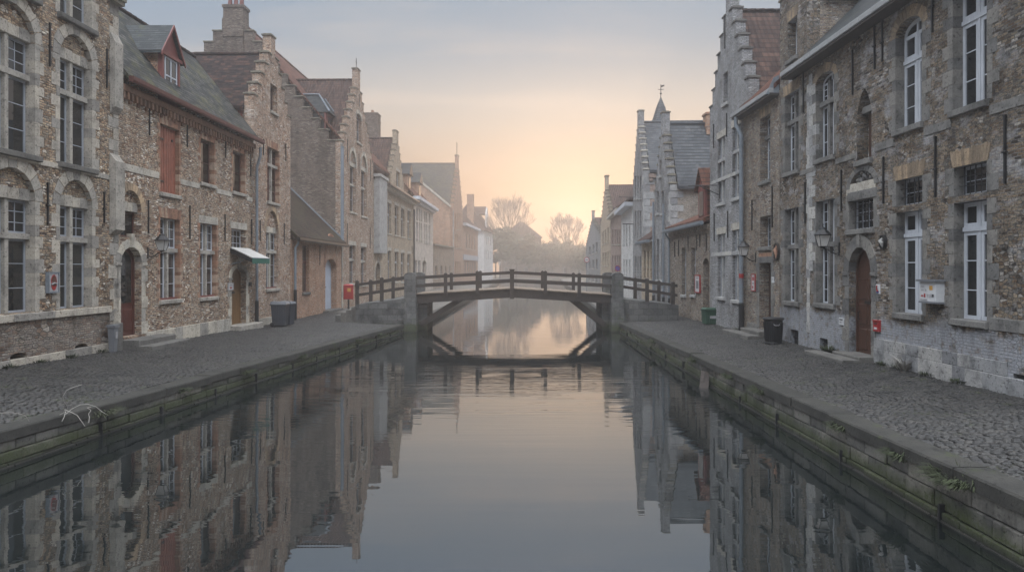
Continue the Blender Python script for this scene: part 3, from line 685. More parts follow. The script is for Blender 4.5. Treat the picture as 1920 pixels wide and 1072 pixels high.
# ---- gothic stone house at the near end
H = House('stone_house', 'tall gothic stone house with arched mullioned windows and a corner buttress', LL, -330, 222, zl(18), 9)
WL = dict(px=False, stone='stone', fm='greyframe', cols=2, gt=(2, 3), gb=(1, 3), rev=.25, quoin='stone', sillw=.12, sillp=.14)
for a, b in ((-23, 66), (112, 173)):
    H.window(a, b, 9.0, 6.12, tr=8.1, arch='round', apex=9.76, tymp='brick_gothic', sill='stone_d', hood='stone', **WL)
    H.window(a, b, 4.98, 2.17, tr=4.08, arch='round', apex=5.74, tymp='brick_gothic', sill=None, hood='stone', **WL)
    H.window(a, b, 12.7, 10.12, tr=11.9, sill='stone_d', **WL)
H.cellar(17, 49, 668, 694); H.cellar(139, 163, 650, 668, 'soldier_tan')
w, zb = H.w, H.zb
ol, cp = H.stepped(0, w, zb - .5, 6, 12.6, .7, .5, 17.6)
H.front(ol, 'brick_gothic', .45)
sh = [(l, -.001) for l, d in H.holes[-2:]]
H.front([(.0, zb - .4), (H.x(203), zb - .4), (H.x(203), 1.97), (.0, 1.97)], 'brick_plinth', -.001, 'plinth_wall', sh, -.022)
H.caps(cp, 0, .45)
H.shell(.01, w, .45, 11.6, 'brick_gothic')
H.roof_perp(.1, 11.7, w / 2, 16.2, w - .1, 11.7, .45, 9, 'slate')
H.band(-330, 204, 1.97, 2.155, 'stone', .10, blk=1.6)
H.band(-330, 204, zb - .3, zb + .16, 'stone', .05, 'plinth_stone')
H.band(-330, 204, 5.93, 6.08, 'stone', .03)
H.anchors([(92, 47, 125), (199, 95, 165), (88, 346, 421), (194, 363, 418)])
H.corner(w - .003, -1, zb - .2, 11.5, 'stone', proud=.02)
# buttress in two lifts with sloped heads and a corbelled foot
xb0, xb1 = H.x(204), w - .02
mb = MB()
mb.prism([(-.22, 4.45), (-.22, 6.5), (-.02, 6.75), (-.02, 4.3)], xb0, xb1, 'x')
for za_, zb_ in ((7.95, 10.1),):
    mb.prism([(-.17, za_ + .2), (-.17, zb_), (-.02, zb_ + .3), (-.02, za_)], xb0 + .03, xb1, 'x')
H.part(mb, 'buttress', 'stone')
H.part(MB().bbox(xb0 - .04, w + .0, -.16, .1, zb - .3, zb + .72, .02), 'buttress_foot', 'stone_d')
H.part(MB().box(xb0 - .1, w + .02, -.26, .3, 11.42, 11.6).box(xb0 - .06, w + .02, -.2, .3, 11.3, 11.42), 'cornice', 'cap')
STONE_H = H

# ---- brick house with slate roof and dormer
H = House('brick_house', 'two storey tan brick house with mossy slate roof, red gutter and pedimented dormer', LL, 222, 474, zl(26), 6.6)
w, zb = H.w, H.zb
WB = dict(stone=None, fm='redwood', rev=.20, quoin='soldier')
H.window(300, 336, 238, 364, cols=1, gb=(1, 1), fm='shutter', pane='glass', lint='soldier', sill='stone', **{k: v for k, v in WB.items() if k != 'fm'})
H.window(376, 402, 264, 345, cols=1, gb=(1, 2), lint='soldier', sill='stone', **WB)
H.window(436, 459, 285.5, 361.5, cols=1, gb=(1, 2), lint='soldier', sill='stone', **WB)
WL2 = dict(stone='stone', rev=.19, cols=2, gt=(2, 3), gb=(1, 3), red_sill=True, sill='stone', quoin='soldier', pane='curtain')
H.window(300, 337, 410, 562, tr=469, lint='soldier', fm='white', **WL2)
H.window(375, 406, 420, 557, tr=473, lint='stone', fm='white', **WL2)
H.window(434, 461, 430, 468, cols=1, gb=(4, 3), rev=.24, lint='stone', fm='white', sill='stone', pane='glass', name='transom_window')
H.window(226, 265, 396, 444, cols=1, gb=(1, 1), arch='round', apex=357, tymp='brick_tan', stone='stone', fm='redwood', rev=.25, hood='soldier_tan', sill=None, name='transom_window')
H.door(226, 265, 492, 630, 'redwood', 'round', 463, glazed=True, surround='stone_w', rev=.26)
H.door(434, 461, 520, 611, 'ochre', 'round', 502, surround='stone_w', rev=.27, panels=False)
H.cellar(316, 327, 633, 643, None); H.cellar(389, 396, 621, 628, None)
EA = 9.05
H.front([(0, zb - .5), (w, zb - .5), (w, EA - .05), (0, EA - .05)], 'brick_tan', .4)
H.shell(.01, w, .4, EA - .1, 'brick_tan')
RZ, RY = 12.85, 2.75
H.gable_end(w - .3, w - .005, .0, EA - .1, RY, RZ - .15, 'brick_tan', name='gable_wall')
rf = H.roof_par(.0, w + .02, -.30, EA + .02, RY, RZ, 'slate')
H.gutter(0, w + .25, -.40, EA + .04, 'maroon', .075)
mb = MB(); n = 44
mb.box(0, w, -.16, .05, EA - .28, EA - .08)
for i in range(n):
    x = .06 + i * (w - .12) / n
    mb.box(x, x + .11, -.13, .05, EA - .50, EA - .281)
    if i % 2 == 0: mb.box(x - .01, x + .095, -.07, .04, EA - .60, EA - .502)
H.part(mb, 'dentil_frieze', 'frieze')
H.band(228, 298, 6.33, 6.56, 'stone_w', .02); H.band(338, 374, 6.33, 6.53, 'stone_w', .02); H.band(405, 434, 6.33, 6.53, 'stone_w', .02); H.band(462, 473, 6.33, 6.53, 'stone_w', .02)
H.band(273, 431, zb - .3, zb + .42, 'stone_w', .03, 'plinth_stone', .7)
H.anchors([(279, 203, 254), (350, 232, 276), (422, 256, 296), (469, 290, 330), (277, 378, 437), (355, 388, 448), (421, 404, 452), (471, 413, 458)])
H.pipe(476, 7.9, zb - .1, 'zinc', .065, .14, (-.05, .95), 1.15)
# shutter boards over the loading door
x0, x1 = H.x(300), H.x(336); z0, z1 = H.z(318, 364), H.z(318, 238)
sb = MB(); n = 8; bw_ = (x1 - x0 - .04) / n
for k in range(n): sb.bbox(x0 + .02 + k * bw_ + .006, x0 + .02 + (k + 1) * bw_ - .006, .125 + (.012 if k < 3 else 0), .175, z0 + .03, z1 - .02, .012)
H.part(sb, 'shutter', 'shutter')
H.part(MB().tube([(x1 - .3, .1, z0 + (z1 - z0) * .82), (x1 - .3, .13, z0 + (z1 - z0) * .82)], .05, 8).box(x0 + .03, x0 + .5, .108, .124, z0 + .4, z0 + .45).box(x0 + .03, x0 + .5, .108, .124, z1 - .5, z1 - .45), 'shutter_hinge', 'iron')
# front steps of the red door
H.part(MB().bbox(H.x(224), H.x(296), -.62, .35, zb - .3, zb + .30, .02), 'door_step', 'stone_d')
H.part(MB().bbox(H.x(224) - .05, H.x(300), -1.05, -.625, zb - .3, zb + .13, .02), 'door_step', 'stone_d')
H.part(MB().bbox(H.x(430), H.x(474), -.5, .3, zb - .3, zb + .09, .02), 'door_step', 'stone')
# dormer
xd, hw = H.x(337), .66; yf = .35; z0, z1, z2 = 9.5, 10.95, 11.95
dm = MB().box(xd - hw, xd + hw, yf + .02, yf + .12, z0 - .3, z1).prism([(xd - hw - .1, z1), (xd + hw + .1, z1), (xd, z2)], yf, yf + .12)
d = H.part(dm, 'dormer', 'redpaint', label='red boarded dormer front with a small pediment')
H.part(MB().box(xd - hw + .02, xd - hw + .14, yf + .121, 2.6, z0 - .3, z1 - .01).box(xd + hw - .14, xd + hw - .02, yf + .121, 2.6, z0 - .3, z1 - .01), 'dormer_cheek', 'brick_orange', d)
mb = MB()
for sg in (-1, 1):
    q = [(xd, z2 + .02), (xd + sg * (hw + .2), z1 - .12), (xd + sg * (hw + .2), z1 - .02), (xd, z2 + .13)]
    mb.prism(q, yf - .12, 3.0)
H.part(mb, 'dormer_roof', 'slate_dark', d)
mb = MB()
for sg in (-1, 1):
    q = [(xd, z2 + .135), (xd + sg * (hw + .24), z1 - .06), (xd + sg * (hw + .24), z1 - .2), (xd, z2 - .0)]
    mb.prism(q, yf - .16, yf - .122)
mb.box(xd - hw - .12, xd + hw + .12, yf - .1, yf + .02, z1 - .09, z1 + .03).box(xd - hw, xd - hw + .12, yf - .05, yf + .02, z0 - .1, z1 - .09).box(xd + hw - .12, xd + hw, yf - .05, yf + .02, z0 - .1, z1 - .09)
H.part(mb, 'dormer_bargeboard', 'redpaint', d)
H.part(MB().box(xd - .44, xd + .44, yf - .012, yf - .004, z0 + .1, z1 - .14), 'dormer_pane', 'glass', d)
mb = MB()
for a, b in ((-.46, -.40), (.40, .46), (-.03, .03)): mb.box(xd + a, xd + b, yf - .04, yf - .001, z0 + .06, z1 - .1)
for z in (z0 + .06, z0 + .66, z1 - .16): mb.box(xd - .4, xd + .4, yf - .037, yf - .002, z, z + .05)
H.part(mb, 'dormer_window', 'white', d)
BRICK_H = H

# ---- stepped gable house
H = House('stepped_gable_house', 'narrow brick house with crow stepped gable, dark tiled roof and two wheelie bins', LL, 474.5, 545, zl(36), 9)
w, zb = H.w, H.zb
H.window(501, 523, 279, 380, tr=311, cols=2, stone='stone', fm='redwood', gt=(2, 2), gb=(1, 3), lint='soldier', quoin='soldier', rev=.19)
H.window(499, 522, 437, 541, tr=472, cols=2, stone='stone_w', fm='greyframe', gt=(2, 2), gb=(1, 3), rev=.22, arch='round', apex=395, tymp='brick_gable', red_sill=True, hood='soldier_tan', pane='curtain')
H.window(507, 520, 160, 211, cols=1, gb=(1, 1), fm='redwood', rev=.25, sill='stone')
ol, cp = H.stepped(0.03, w - .03, zb - .5, 5, 11.3, .62, .30, 14.75)
H.front(ol, 'brick_gable', .42)
H.caps(cp, 0, .42)
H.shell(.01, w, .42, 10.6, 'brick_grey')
H.part(MB().box(-.03, .002, .5, 3.2, 9.3, 10.55), 'side_cladding', 'redpaint')
H.roof_perp(-.18, 10.55, w / 2, 13.75, w + .18, 10.55, .42, 9, 'tile_dark')
H.anchors([(493, 263, 291), (535, 272, 302), (487, 415, 452), (532, 420, 458)])
H.part(MB().bbox(0.1, 3.4, -.03, .1, zb - .3, zb + .35), 'plinth_stone', 'stone_w')
GABLE1 = H

# ---- low lean-to house
H = House('low_brick_house', 'low single storey brick house with mossy tiled roof and pale arched door', LL, 545.5, 640, zl(44), 7.5)
w, zb = H.w, H.zb
H.window(567, 580, 460, 548, tr=491, cols=1, gt=(1, 1), gb=(2, 2), fm='redwood', rev=.2, sill='stone_d', pane='curtain')
H.door(610, 631, 502, 581, 'bluewhite', 'round', 485, rev=.4, panels=False)
H.front([(0, zb - .5), (w, zb - .5), (w, 4.85), (0, 4.85)], 'brick_orange', .35)
H.shell(.01, w, .35, 4.8, 'brick_orange')
H.part(MB().prism([(-.35, 4.82), (7.5, 12.4), (7.5, 12.6), (-.35, 5.04)], .0, w - .02, 'x'), 'roof', 'tile_moss')
H.part(MB().prism([(-.2, 5.2), (7.5, 12.66), (7.5, 12.78), (-.2, 5.3)], w - .16, w - .01, 'x'), 'lead_flashing', 'zinc')
H.gutter(-.05, w + .1, -.42, 4.85, 'iron', .09)
x0, x1 = H.x(610), H.x(631)
H.part(MB().ring(((x0 + x1) / 2, H.z(620, 502)), (x1 - x0) / 2 + .01, (x1 - x0) / 2 + .38, -.02, .1, 0, math.pi, 19, .012, 1.25), 'arch_bricks', 'soldier')
H.anchors([(599, 462, 497)])
H.pipe(548, 4.4, zb - .1, 'zinc', .07, .16, (-.0, .4), 1.7)
H.part(MB().bbox(H.x(606), H.x(634), -.35, .35, zb - .2, zb + .12), 'door_step', 'stone_d')

# ---- big house: ridge along the street with crow stepped end wall, and a stepped cross gable to the water
H = House('crow_stepped_house', 'big brick house with crow stepped end wall, large chimney and stepped cross gable', LL, 640.5, 700, zl(55), 15)
w, zb = H.w, H.zb
for a, b, hd, tr_, bt, ap in ((656, 668, 312, 346, 398, 283), (677, 688, 320, 352, 406, 292)):
    H.window(a, b, hd, bt, tr=tr_, cols=1, gt=(1, 1), gb=(1, 2), fm='greyframe', rev=.28, arch='round', apex=ap, tymp='brick_gable', stone='stone_w', hood='stone_w', sill='stone_w', pane='curtain')
for a, b, hd, tr_, bt in ((655, 667, 460, 487, 532), (676.5, 687, 463, 490, 534)):
    H.window(a, b, hd, bt, tr=tr_, cols=1, gt=(1, 2), gb=(1, 2), fm='greyframe', rev=.25, stone='stone_w', lint='stone', sill='stone_w', pane='curtain')
H.window(668.5, 678, 222, 268, cols=1, gb=(1, 2), fm='greyframe', rev=.25, arch='seg', apex=214, hood='stone_w', sill='stone_w')
ol, cp = H.stepped(.02, w - .02, zb - .5, 8, 12.0, .66, .42, 18.2)
H.front(ol, 'brick_gable', .42)
H.caps(cp, 0, .42)
# end wall facing up the canal: stepped on both slopes round a central chimney
A, B = .42, 15.0; yc = (A + B) / 2 - .3; n = 11; rise = .75
st = []; z = 12.0
prof = [(A, zb - .5)]
cps = []
ys = A
for i in range(n):
    z = 12.0 + i * rise; y2 = A + (i + 1) * (yc - .8 - A) / n
    prof += [(ys, z), (y2, z)]; cps.append((ys, y2, z)); ys = y2
prof += [(yc - .8, 20.4), (yc + .8, 20.4)]
ys2 = yc + .8
for i in reversed(range(n)):
    z = 12.0 + i * rise; y2 = ys2 + (B - yc - .8) / n
    prof += [(ys2, z), (y2, z)]; cps.append((ys2, y2, z)); ys2 = y2
prof += [(B, zb - .5)]
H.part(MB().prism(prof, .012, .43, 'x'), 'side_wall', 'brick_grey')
for a, b, z in cps: H.part(MB().box(-.05, .49, a - .05, b + .05, z + .001, z + .08), 'gable_coping', 'cap')
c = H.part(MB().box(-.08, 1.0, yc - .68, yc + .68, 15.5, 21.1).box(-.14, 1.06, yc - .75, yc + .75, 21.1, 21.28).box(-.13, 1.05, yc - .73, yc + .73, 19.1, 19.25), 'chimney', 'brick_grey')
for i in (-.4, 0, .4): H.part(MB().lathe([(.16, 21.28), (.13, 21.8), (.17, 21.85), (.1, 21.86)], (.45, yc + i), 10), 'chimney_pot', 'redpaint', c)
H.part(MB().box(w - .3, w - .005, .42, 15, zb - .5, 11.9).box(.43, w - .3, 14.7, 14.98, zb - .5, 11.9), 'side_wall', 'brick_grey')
H.roof_par(.43, w + 8, .1, 12.0, yc, 20.4, 'tile_red', yb=2 * yc - .1)
H.roof_perp(.43, 11.9, w / 2, 17.3, w - .1, 11.9, .42, 6.0, 'tile_brown', name='cross_roof')
H.corner(.014, 1, zb - .2, 11.9, 'stone', proud=.02)
H.pipe(638.5, 11.5, 4.8, 'zinc', .11, .12, None, .4)
H.anchors([(651, 262, 304), (672.5, 290, 330), (694, 300, 340), (650.5, 420, 462), (693.5, 428, 466), (673, 178, 200)])
# slate roofed dormer behind the end wall
xd = 1.7
d = H.part(MB().box(.5, 2.6, 1.2, 1.32, 12.4, 14.1), 'dormer', 'redpaint')
H.part(MB().box(.5, .62, 1.33, 3.6, 12.4, 14.0), 'dormer_cheek', 'slate_dark', d)
H.part(MB().add([(.45, .95, 14.05), (2.9, .95, 14.05), (2.9, 3.6, 14.1), (.45, 3.6, 14.1), (.9, 1.8, 15.35), (2.3, 1.8, 15.35), (2.3, 4.0, 15.35), (.9, 4.0, 15.35)], [(0, 1, 5, 4), (1, 2, 6, 5), (2, 3, 7, 6), (3, 0, 4, 7), (4, 5, 6, 7), (3, 2, 1, 0)]), 'dormer_roof', 'slate_dark', d)
H.part(MB().tube([(.45, .95, 14.1), (.9, 1.8, 15.37), (.9, 4.0, 15.37)], .07, 6).tube([(2.9, .95, 14.1), (2.3, 1.8, 15.37)], .07, 6), 'lead_ridge', 'zinc', d)
H.part(MB().box(1.0, 2.1, 1.17, 1.19, 12.7, 13.8), 'dormer_pane', 'glass', d)
H.part(MB().tube([(w / 2, .2, 18.3), (w / 2, .2, 19.1)], .025, 6).tube([(w / 2 - .2, .2, 18.8), (w / 2 + .2, .2, 18.8)], .02, 6), 'finial', 'iron')
CROW = H

# ---- sandy brick house with narrow stepped gable dormer
H = House('sandy_brick_house', 'sandy brick house with four tall windows a floor and a narrow stepped gable', LL, 700.5, 775, zl(70), 9)
w, zb = H.w, H.zb
for i, (a, b) in enumerate(((727, 733.5), (740, 747.5), (752, 758.5), (764, 770))):
    H.window(a, b, 381 + i * 5, 438 + i * 3, tr=402 + i * 4.2, cols=1, gt=(1, 1), gb=(1, 2), fm='greyframe', rev=.22, lint='stone', sill='stone_w', pane='curtain')
    H.window(a, b, 470 + i * 2, 527 + i * 1, tr=490 + i * 1.5, cols=1, gt=(1, 1), gb=(1, 2), fm='greyframe', rev=.22, lint='stone', sill='stone_w', pane='curtain')
H.door(704, 712.5, 506, 548, 'darkdoor', 'round', 492, surround='stone_w', rev=.35)
H.window(743, 749.5, 322, 351, cols=1, gb=(1, 2), fm='white', rev=.2, lint='stone', sill='stone_w')
e = 10.7; xa, xb_ = H.x(732.5), H.x(757); n = 6
g, cp = H.stepped(xa, xb_, e, n, 12.2, .62, .55, 16.7)
H.front([(0, zb - .5), (w, zb - .5), (w, e)] + g[1:-1] + [(0, e)] if False else [(0, zb - .5), (w, zb - .5), (w, e), (xb_, e)] + g[1:-1] + [(xa, e), (0, e)], 'brick_sand', .4)
H.caps(cp, 0, .4)
H.shell(.01, w, .4, e - .1, 'brick_sand')
H.roof_par(.0, w, -.1, e, 4.4, 15.2, 'tile_brown')
H.roof_perp(xa, 11.6, (xa + xb_) / 2, 15.9, xb_, 11.6, .4, 6.0, 'tile_brown', name='cross_roof')
H.part(MB().box(H.x(717), w + .1, -.4, .0, e - .35, e - .15).box(H.x(717) - .1, w + .15, -.55, .0, e - .149, e + .05), 'cornice', 'stone_w')
H.gutter(H.x(716), w + .2, -.66, e, 'iron', .1)
H.part(MB().bbox(.1, H.x(715.5), -.5, -.003, 4.6, e + .2, .03).box(-.0, H.x(715.5) + .1, -.6, -.002, e + .21, e + .45), 'stone_pilaster', 'stone_b')
H.pipe(774, 9.9, zb, 'iron', .09, .15, None, .5)
H.anchors([(717, 372, 418), (718.5, 452, 470), (772.5, 462, 475)])

# ---- cream house
H = House('cream_house', 'cream plastered house with white cornice, paired tall windows and red tiled roof with dormers', LL, 775.5, 812, zl(90), 9)
w, zb = H.w, H.zb
for a, b in ((780.5, 783.5), (786, 788), (789.3, 791.3), (795.3, 797.5), (798.8, 801), (804.5, 807)):
    H.window(a, b, 389 + (a - 780) * .45, 413 + (a - 780) * .25, cols=1, gb=(1, 1), fm='greyframe', rev=.15, sill=None, pane='curtain')
    H.window(a, b, 416 + (a - 780) * .25, 450 + (a - 780) * .3, cols=1, gb=(1, 2), fm='greyframe', rev=.15, sill='stone_w', pane='curtain')
H.window(778, 781.8, 488, 520, cols=1, gb=(1, 2), fm='greyframe', rev=.15, sill='stone_w', pane='curtain'); H.window(784.3, 788.5, 488, 519, cols=1, gb=(1, 2), fm='greyframe', rev=.15, sill='stone_w', pane='curtain')
H.door(792.5, 799, 494, 527, 'darkdoor', 'round', 488, surround='stone_w')
e = 11.4
H.front([(0, zb - .5), (w, zb - .5), (w, e), (0, e)], 'plaster_cream', .4)
H.shell(.01, w, .4, e - .1, 'plaster_cream')
rf = H.roof_par(.0, w, -.1, e, 4.4, 16.6, 'tile_red')
H.part(MB().box(-.1, w + .1, -.35, .0, e - .6, e - .3).box(-.2, w + .2, -.75, .0, e - .299, e + .05), 'cornice', 'white')
for px in (779, 797):
    xd = H.x(px) ; d = H.part(MB().box(xd - 1.2, xd + 1.2, .7, .85, e + .3, e + 2.6), 'dormer', 'brick_orange')
    H.part(MB().box(xd - 1.2, xd - 1.05, .86, 3.4, e + .3, e + 2.55), 'dormer_cheek', 'brick_orange', d)
    H.part(MB().prism([(xd - 1.5, e + 2.55), (xd, e + 3.9), (xd + 1.5, e + 2.55)], .45, 4.2), 'dormer_roof', 'slate_dark', d)
    H.part(MB().box(xd - .6, xd + .6, .66, .69, e + .6, e + 2.3), 'dormer_pane', 'glass', d)
H.chimney(-.9, 4.4, 14.5, 20.3, .9, .7, 'brick_grey', None, 2)

# ---- long low annex, then the big gable house
H = House('low_annex', 'low brick annex with flat coping and small windows below the tall blank brick wall', LL, 812.5, 849.5, zl(100), 8)
w, zb = H.w, H.zb
for a, b in ((815.5, 820), (826, 829.5), (834, 837), (842, 845)): H.window(a, b, 498, 522, cols=1, gb=(1, 2), fm='greyframe', rev=.2, sill='stone_w', pane='curtain')
H.front([(0, zb - .5), (w, zb - .5), (w, 6.9), (0, 6.5)], 'brick_tan', .4)
H.shell(.01, w, .4, 6.4, 'brick_tan')
H.part(MB().prism([(-.1, 6.51), (w + .1, 6.91), (w + .1, 7.15), (-.1, 6.75)], -.25, .6), 'coping', 'cap')
H.part(MB().box(.3, w - .3, .6, 8, 6.2, 6.45), 'roof', 'tile_brown')

H = House('tall_gable_house', 'tall hazy brick gable house with grey roof and blank side wall above the low annex', LL, 850, 868, zl(140), 16)
w, zb = H.w, H.zb
for a, b in ((853.5, 855.5), (857.5, 859.5), (861.5, 863.3)):
    H.window(a, b, 400, 430, cols=1, gb=(1, 2), fm='greyframe', rev=.25, sill='stone_w'); H.window(a, b, 440, 465, cols=1, gb=(1, 2), fm='greyframe', rev=.25, sill='stone_w')
    H.window(a, b, 490, 515, cols=1, gb=(1, 2), fm='greyframe', rev=.25, sill='stone_w')
ol, cp = H.stepped(.02, w - .02, zb - .5, 9, 14.8, .86, .75, 24.4)
H.front(ol, 'brick_orange', .6); H.caps(cp, 0, .6, th=.12, ov=.1)
H.shell(.01, w, .6, 14.2, 'brick_orange')
H.roof_perp(-.3, 14.1, w / 2, 22.9, w + .3, 14.1, .6, 16, 'slate')
H.part(MB().prism([(.4, 6.0), (16, 6.0), (16, 26), (14.5, 26.0), (.4, 14.4)], -.5, -.01, 'x') if False else MB().prism([(.45, 2.0), (9.2, 2.0), (9.2, 21.2), (.45, 13.9)], -.55, -.02, 'x'), 'side_wall', 'brick_orange')
H.part(MB().prism([(.4, 13.91), (9.25, 21.25), (9.25, 21.7), (.4, 14.36)], -.7, .0, 'x'), 'gable_coping', 'stone_w')
H.corner(.0, 1, zb, 13.5, 'stone_b', proud=.05)
H.part(MB().tube([(w / 2, .3, 24.4), (w / 2, .3, 27)], .06, 6).tube([(w / 2 - .05, .3, 26.0), (w / 2 + .35, .3, 26.6)], .06, 6), 'finial', 'iron')

# ---- far left: street bends inward
p0 = LL.P(868); k2 = (-5.5 - p0.x) / (203 - p0.y); L2 = Line(p0.x - k2 * p0.y, CX + F * k2)
H = House('shop_house', 'hazy orange brick house with white cornice and pale shop front', L2, 868.3, 896, .6, 10)
w, zb = H.w, H.zb
for i in range(4): H.window(874 + i * 5, 876.5 + i * 5, 437 + i * 2.2, 465 + i * 1.2, cols=1, gb=(1, 2), fm='greyframe', rev=.2, sill='stone_w')
for i in range(5): H.window(871 + i * 4.6, 874.3 + i * 4.6, 490, 516, cols=1, gb=(1, 1), fm='white', rev=.2, sill=None, pane='curtain')
e = 12.6
H.front([(0, zb - .5), (w, zb - .5), (w, e), (0, e)], 'brick_orange', .4)
H.shell(.01, w, .4, e - .1, 'brick_orange')
H.part(MB().box(0, w, -.7, 0, e - .5, e), 'cornice', 'white'); H.part(MB().box(0, w, -.15, 0, 5.2, 6.3), 'shop_fascia', 'greyframe')
H.roof_par(0, w + .2, -.2, e, 5, 18, 'tile_brown')
H.chimney(H.x(893.5), 1.4, 12.2, 20.3, .9, .7, 'brick_orange', None, 0)

H = House('white_house', 'white plastered house at the quay end with pale dormer and brown hipped roof', L2, 907, 924, .6, 9)
w, zb = H.w, H.zb
for a in (911, 915, 919):
    H.window(a, a + 1.7, 444, 460, cols=1, gb=(1, 1), fm='greyframe', rev=.2, sill=None); H.window(a, a + 1.7, 470, 486, cols=1, gb=(1, 1), fm='greyframe', rev=.2, sill=None)
e = 13.0
H.front([(0, zb - .5), (w, zb - .5), (w, e), (0, e)], 'plaster_white', .4)
H.shell(.01, w, .4, e - .1, 'plaster_white')
H.part(MB().add([(-.6, -.6, e), (w + .4, -.6, e), (w + .4, 9.3, e), (-.6, 9.3, e), (4.5, 4.5, 20.4), (w - 4, 4.5, 20.4)], [(0, 1, 5, 4), (1, 2, 5), (2, 3, 4, 5), (3, 0, 4), (3, 2, 1, 0)]), 'roof', 'tile_brown')
xd = H.x(914.5); d = H.part(MB().box(xd - 2.4, xd + 2.4, .1, .4, e + .3, e + 4.6).prism([(xd - 2.4, e + 4.6), (xd + 2.4, e + 4.6), (xd, e + 6.4)], .1, .4), 'dormer', 'plaster_white')
H.part(MB().prism([(xd - 2.7, e + 4.5), (xd, e + 6.6), (xd + 2.7, e + 4.5)], .41, 5), 'dormer_roof', 'tile_brown', d)
H.part(MB().box(xd - 1.5, xd - .4, .05, .09, e + 1, e + 3.9).box(xd + .4, xd + 1.5, .05, .09, e + 1, e + 3.9), 'dormer_pane', 'glass', d)

# ================================================================== RIGHT BANK HOUSES
ZE = 9.72
H = House('rubble_house', 'long ochre rubble brick house with white framed windows, limewashed foot and arched oak door', RL, 1462, 2080, zr(17), 9)
w, zb = H.w, H.zb
WR = dict(quoin='stone_r', rev=.22, sill='stone_r')
H.window(1471, 1498, 174, 322, tr=226, cols=2, stone='stone_r', fm='white', gt=(2, 3), gb=(2, 4), lint='soldier_r', **WR)
H.window(1530, 1564, 150, 296, tr=190, cols=2, stone='stone_r', fm='white', gt=(2, 3), gb=(2, 3), arch='seg', apex=136, hood='soldier_r', **WR)
H.window(1679, 1729, 58, 238, tr=108, cols=2, fm='white', gt=(1, 1), gb=(1, 3), arch='seg', apex=34, hood='soldier_r', bw=.085, **WR)
H.window(1786, 1851, -60, 199, tr=29, cols=2, fm='white', gt=(1, 1), gb=(1, 3), stone=None, bw=.085, **WR)
H.window(1471, 1498, 391, 566, tr=462, cols=2, stone='stone_r', fm='white', gt=(2, 3), gb=(2, 4), grille=False, **WR)
H.window(1530, 1565, 375, 570, tr=458, cols=2, stone='stone_r', fm='white', gt=(2, 4), gb=(2, 4), **WR)
H.window(1591, 1638, 362, 430, cols=1, gb=(4, 4), fm='greyframe', grille=True, lint='stone', quoin='stone_r', rev=.22, sill='stone_r', name='grilled_window')
H.window(1680, 1730, 334, 384, cols=1, gb=(3, 2), fm='greyframe', grille=True, lint='soldier_r', quoin='stone_r', rev=.22, sill=None, name='grilled_window')
H.window(1788, 1851, 308, 364, cols=1, gb=(3, 2), fm='greyframe', grille=True, lint='soldier_r', quoin='stone_r', rev=.22, sill=None, name='grilled_window')
H.window(1680, 1730, 396, 589, tr=440, cols=2, fm='white', gt=(1, 1), gb=(1, 3), bw=.085, pane='curtain', **WR)
H.window(1788, 1851, 377, 601, tr=428, cols=2, fm='white', gt=(1, 1), gb=(1, 3), bw=.085, pane='curtain', **WR)
H.door(1592, 1634, 510, 668, 'brown', 'round', 463, surround='stone_r', rev=.23)
NX = H.niche(1607, 1634, 208, 300, 'point', 167, 'brick_right', .3)
RX = H.niche(1594, 1640, 350, 356, 'round', 320, 'brick_right', .16)
H.cellar(1482, 1497, 618, 646, None, True); H.cellar(1537, 1552, 634, 656, None, True); H.cellar(1900, 1960, 706, 752, None, True)
H.window(1477, 1494.5, 36, 110, cols=2, gb=(1, 3), fm='white', rev=.28, lint='soldier_r', sill='stone_r')
xg0, xg1 = .03, H.x(1513)
H.front([(0, zb - .5), (w, zb - .5), (w, ZE), (xg1, ZE), (xg1, 12.6), (xg1 - .5, 12.6), (xg1 - .5, 13.4), (xg1 - 1.0, 13.4), (xg1 - 1.0, 14.2), (xg0 + .9, 14.2), (xg0 + .9, 13.4), (xg0 + .4, 13.4), (xg0 + .4, 12.6), (xg0, 12.6), (xg0, ZE), (0, ZE)], 'brick_right', .42)
H.caps([(xg0, xg0 + .4, 12.6), (xg1 - .5, xg1, 12.6), (xg0 + .4, xg0 + .9, 13.4), (xg1 - 1.0, xg1 - .5, 13.4), (xg0 + .9, xg1 - 1.0, 14.2)], 0, .42)
H.shell(.01, w, .42, ZE - .1, 'brick_right')
H.part(MB().box(xg1 - .3, xg1 - .01, .42, 4, ZE - .2, 12.1).box(xg0, xg0 + .3, .42, 4, ZE - .2, 12.1), 'gable_cheek', 'brick_right_low')
H.roof_perp(xg0 - .15, 12.05, (xg0 + xg1) / 2, 13.9, xg1 + .25, 11.95, .42, 4.4, 'tile_red', name='cross_roof')
H.roof_par(xg1 + .02, w, -.25, ZE + .05, 4.5, 14.4, 'slate_dark', yb=9.2)
H.part(MB().prism([(.45, ZE), (9.0, ZE), (4.5, 14.3)], 0.02, .3, 'x'), 'gable_wall', 'brick_right')
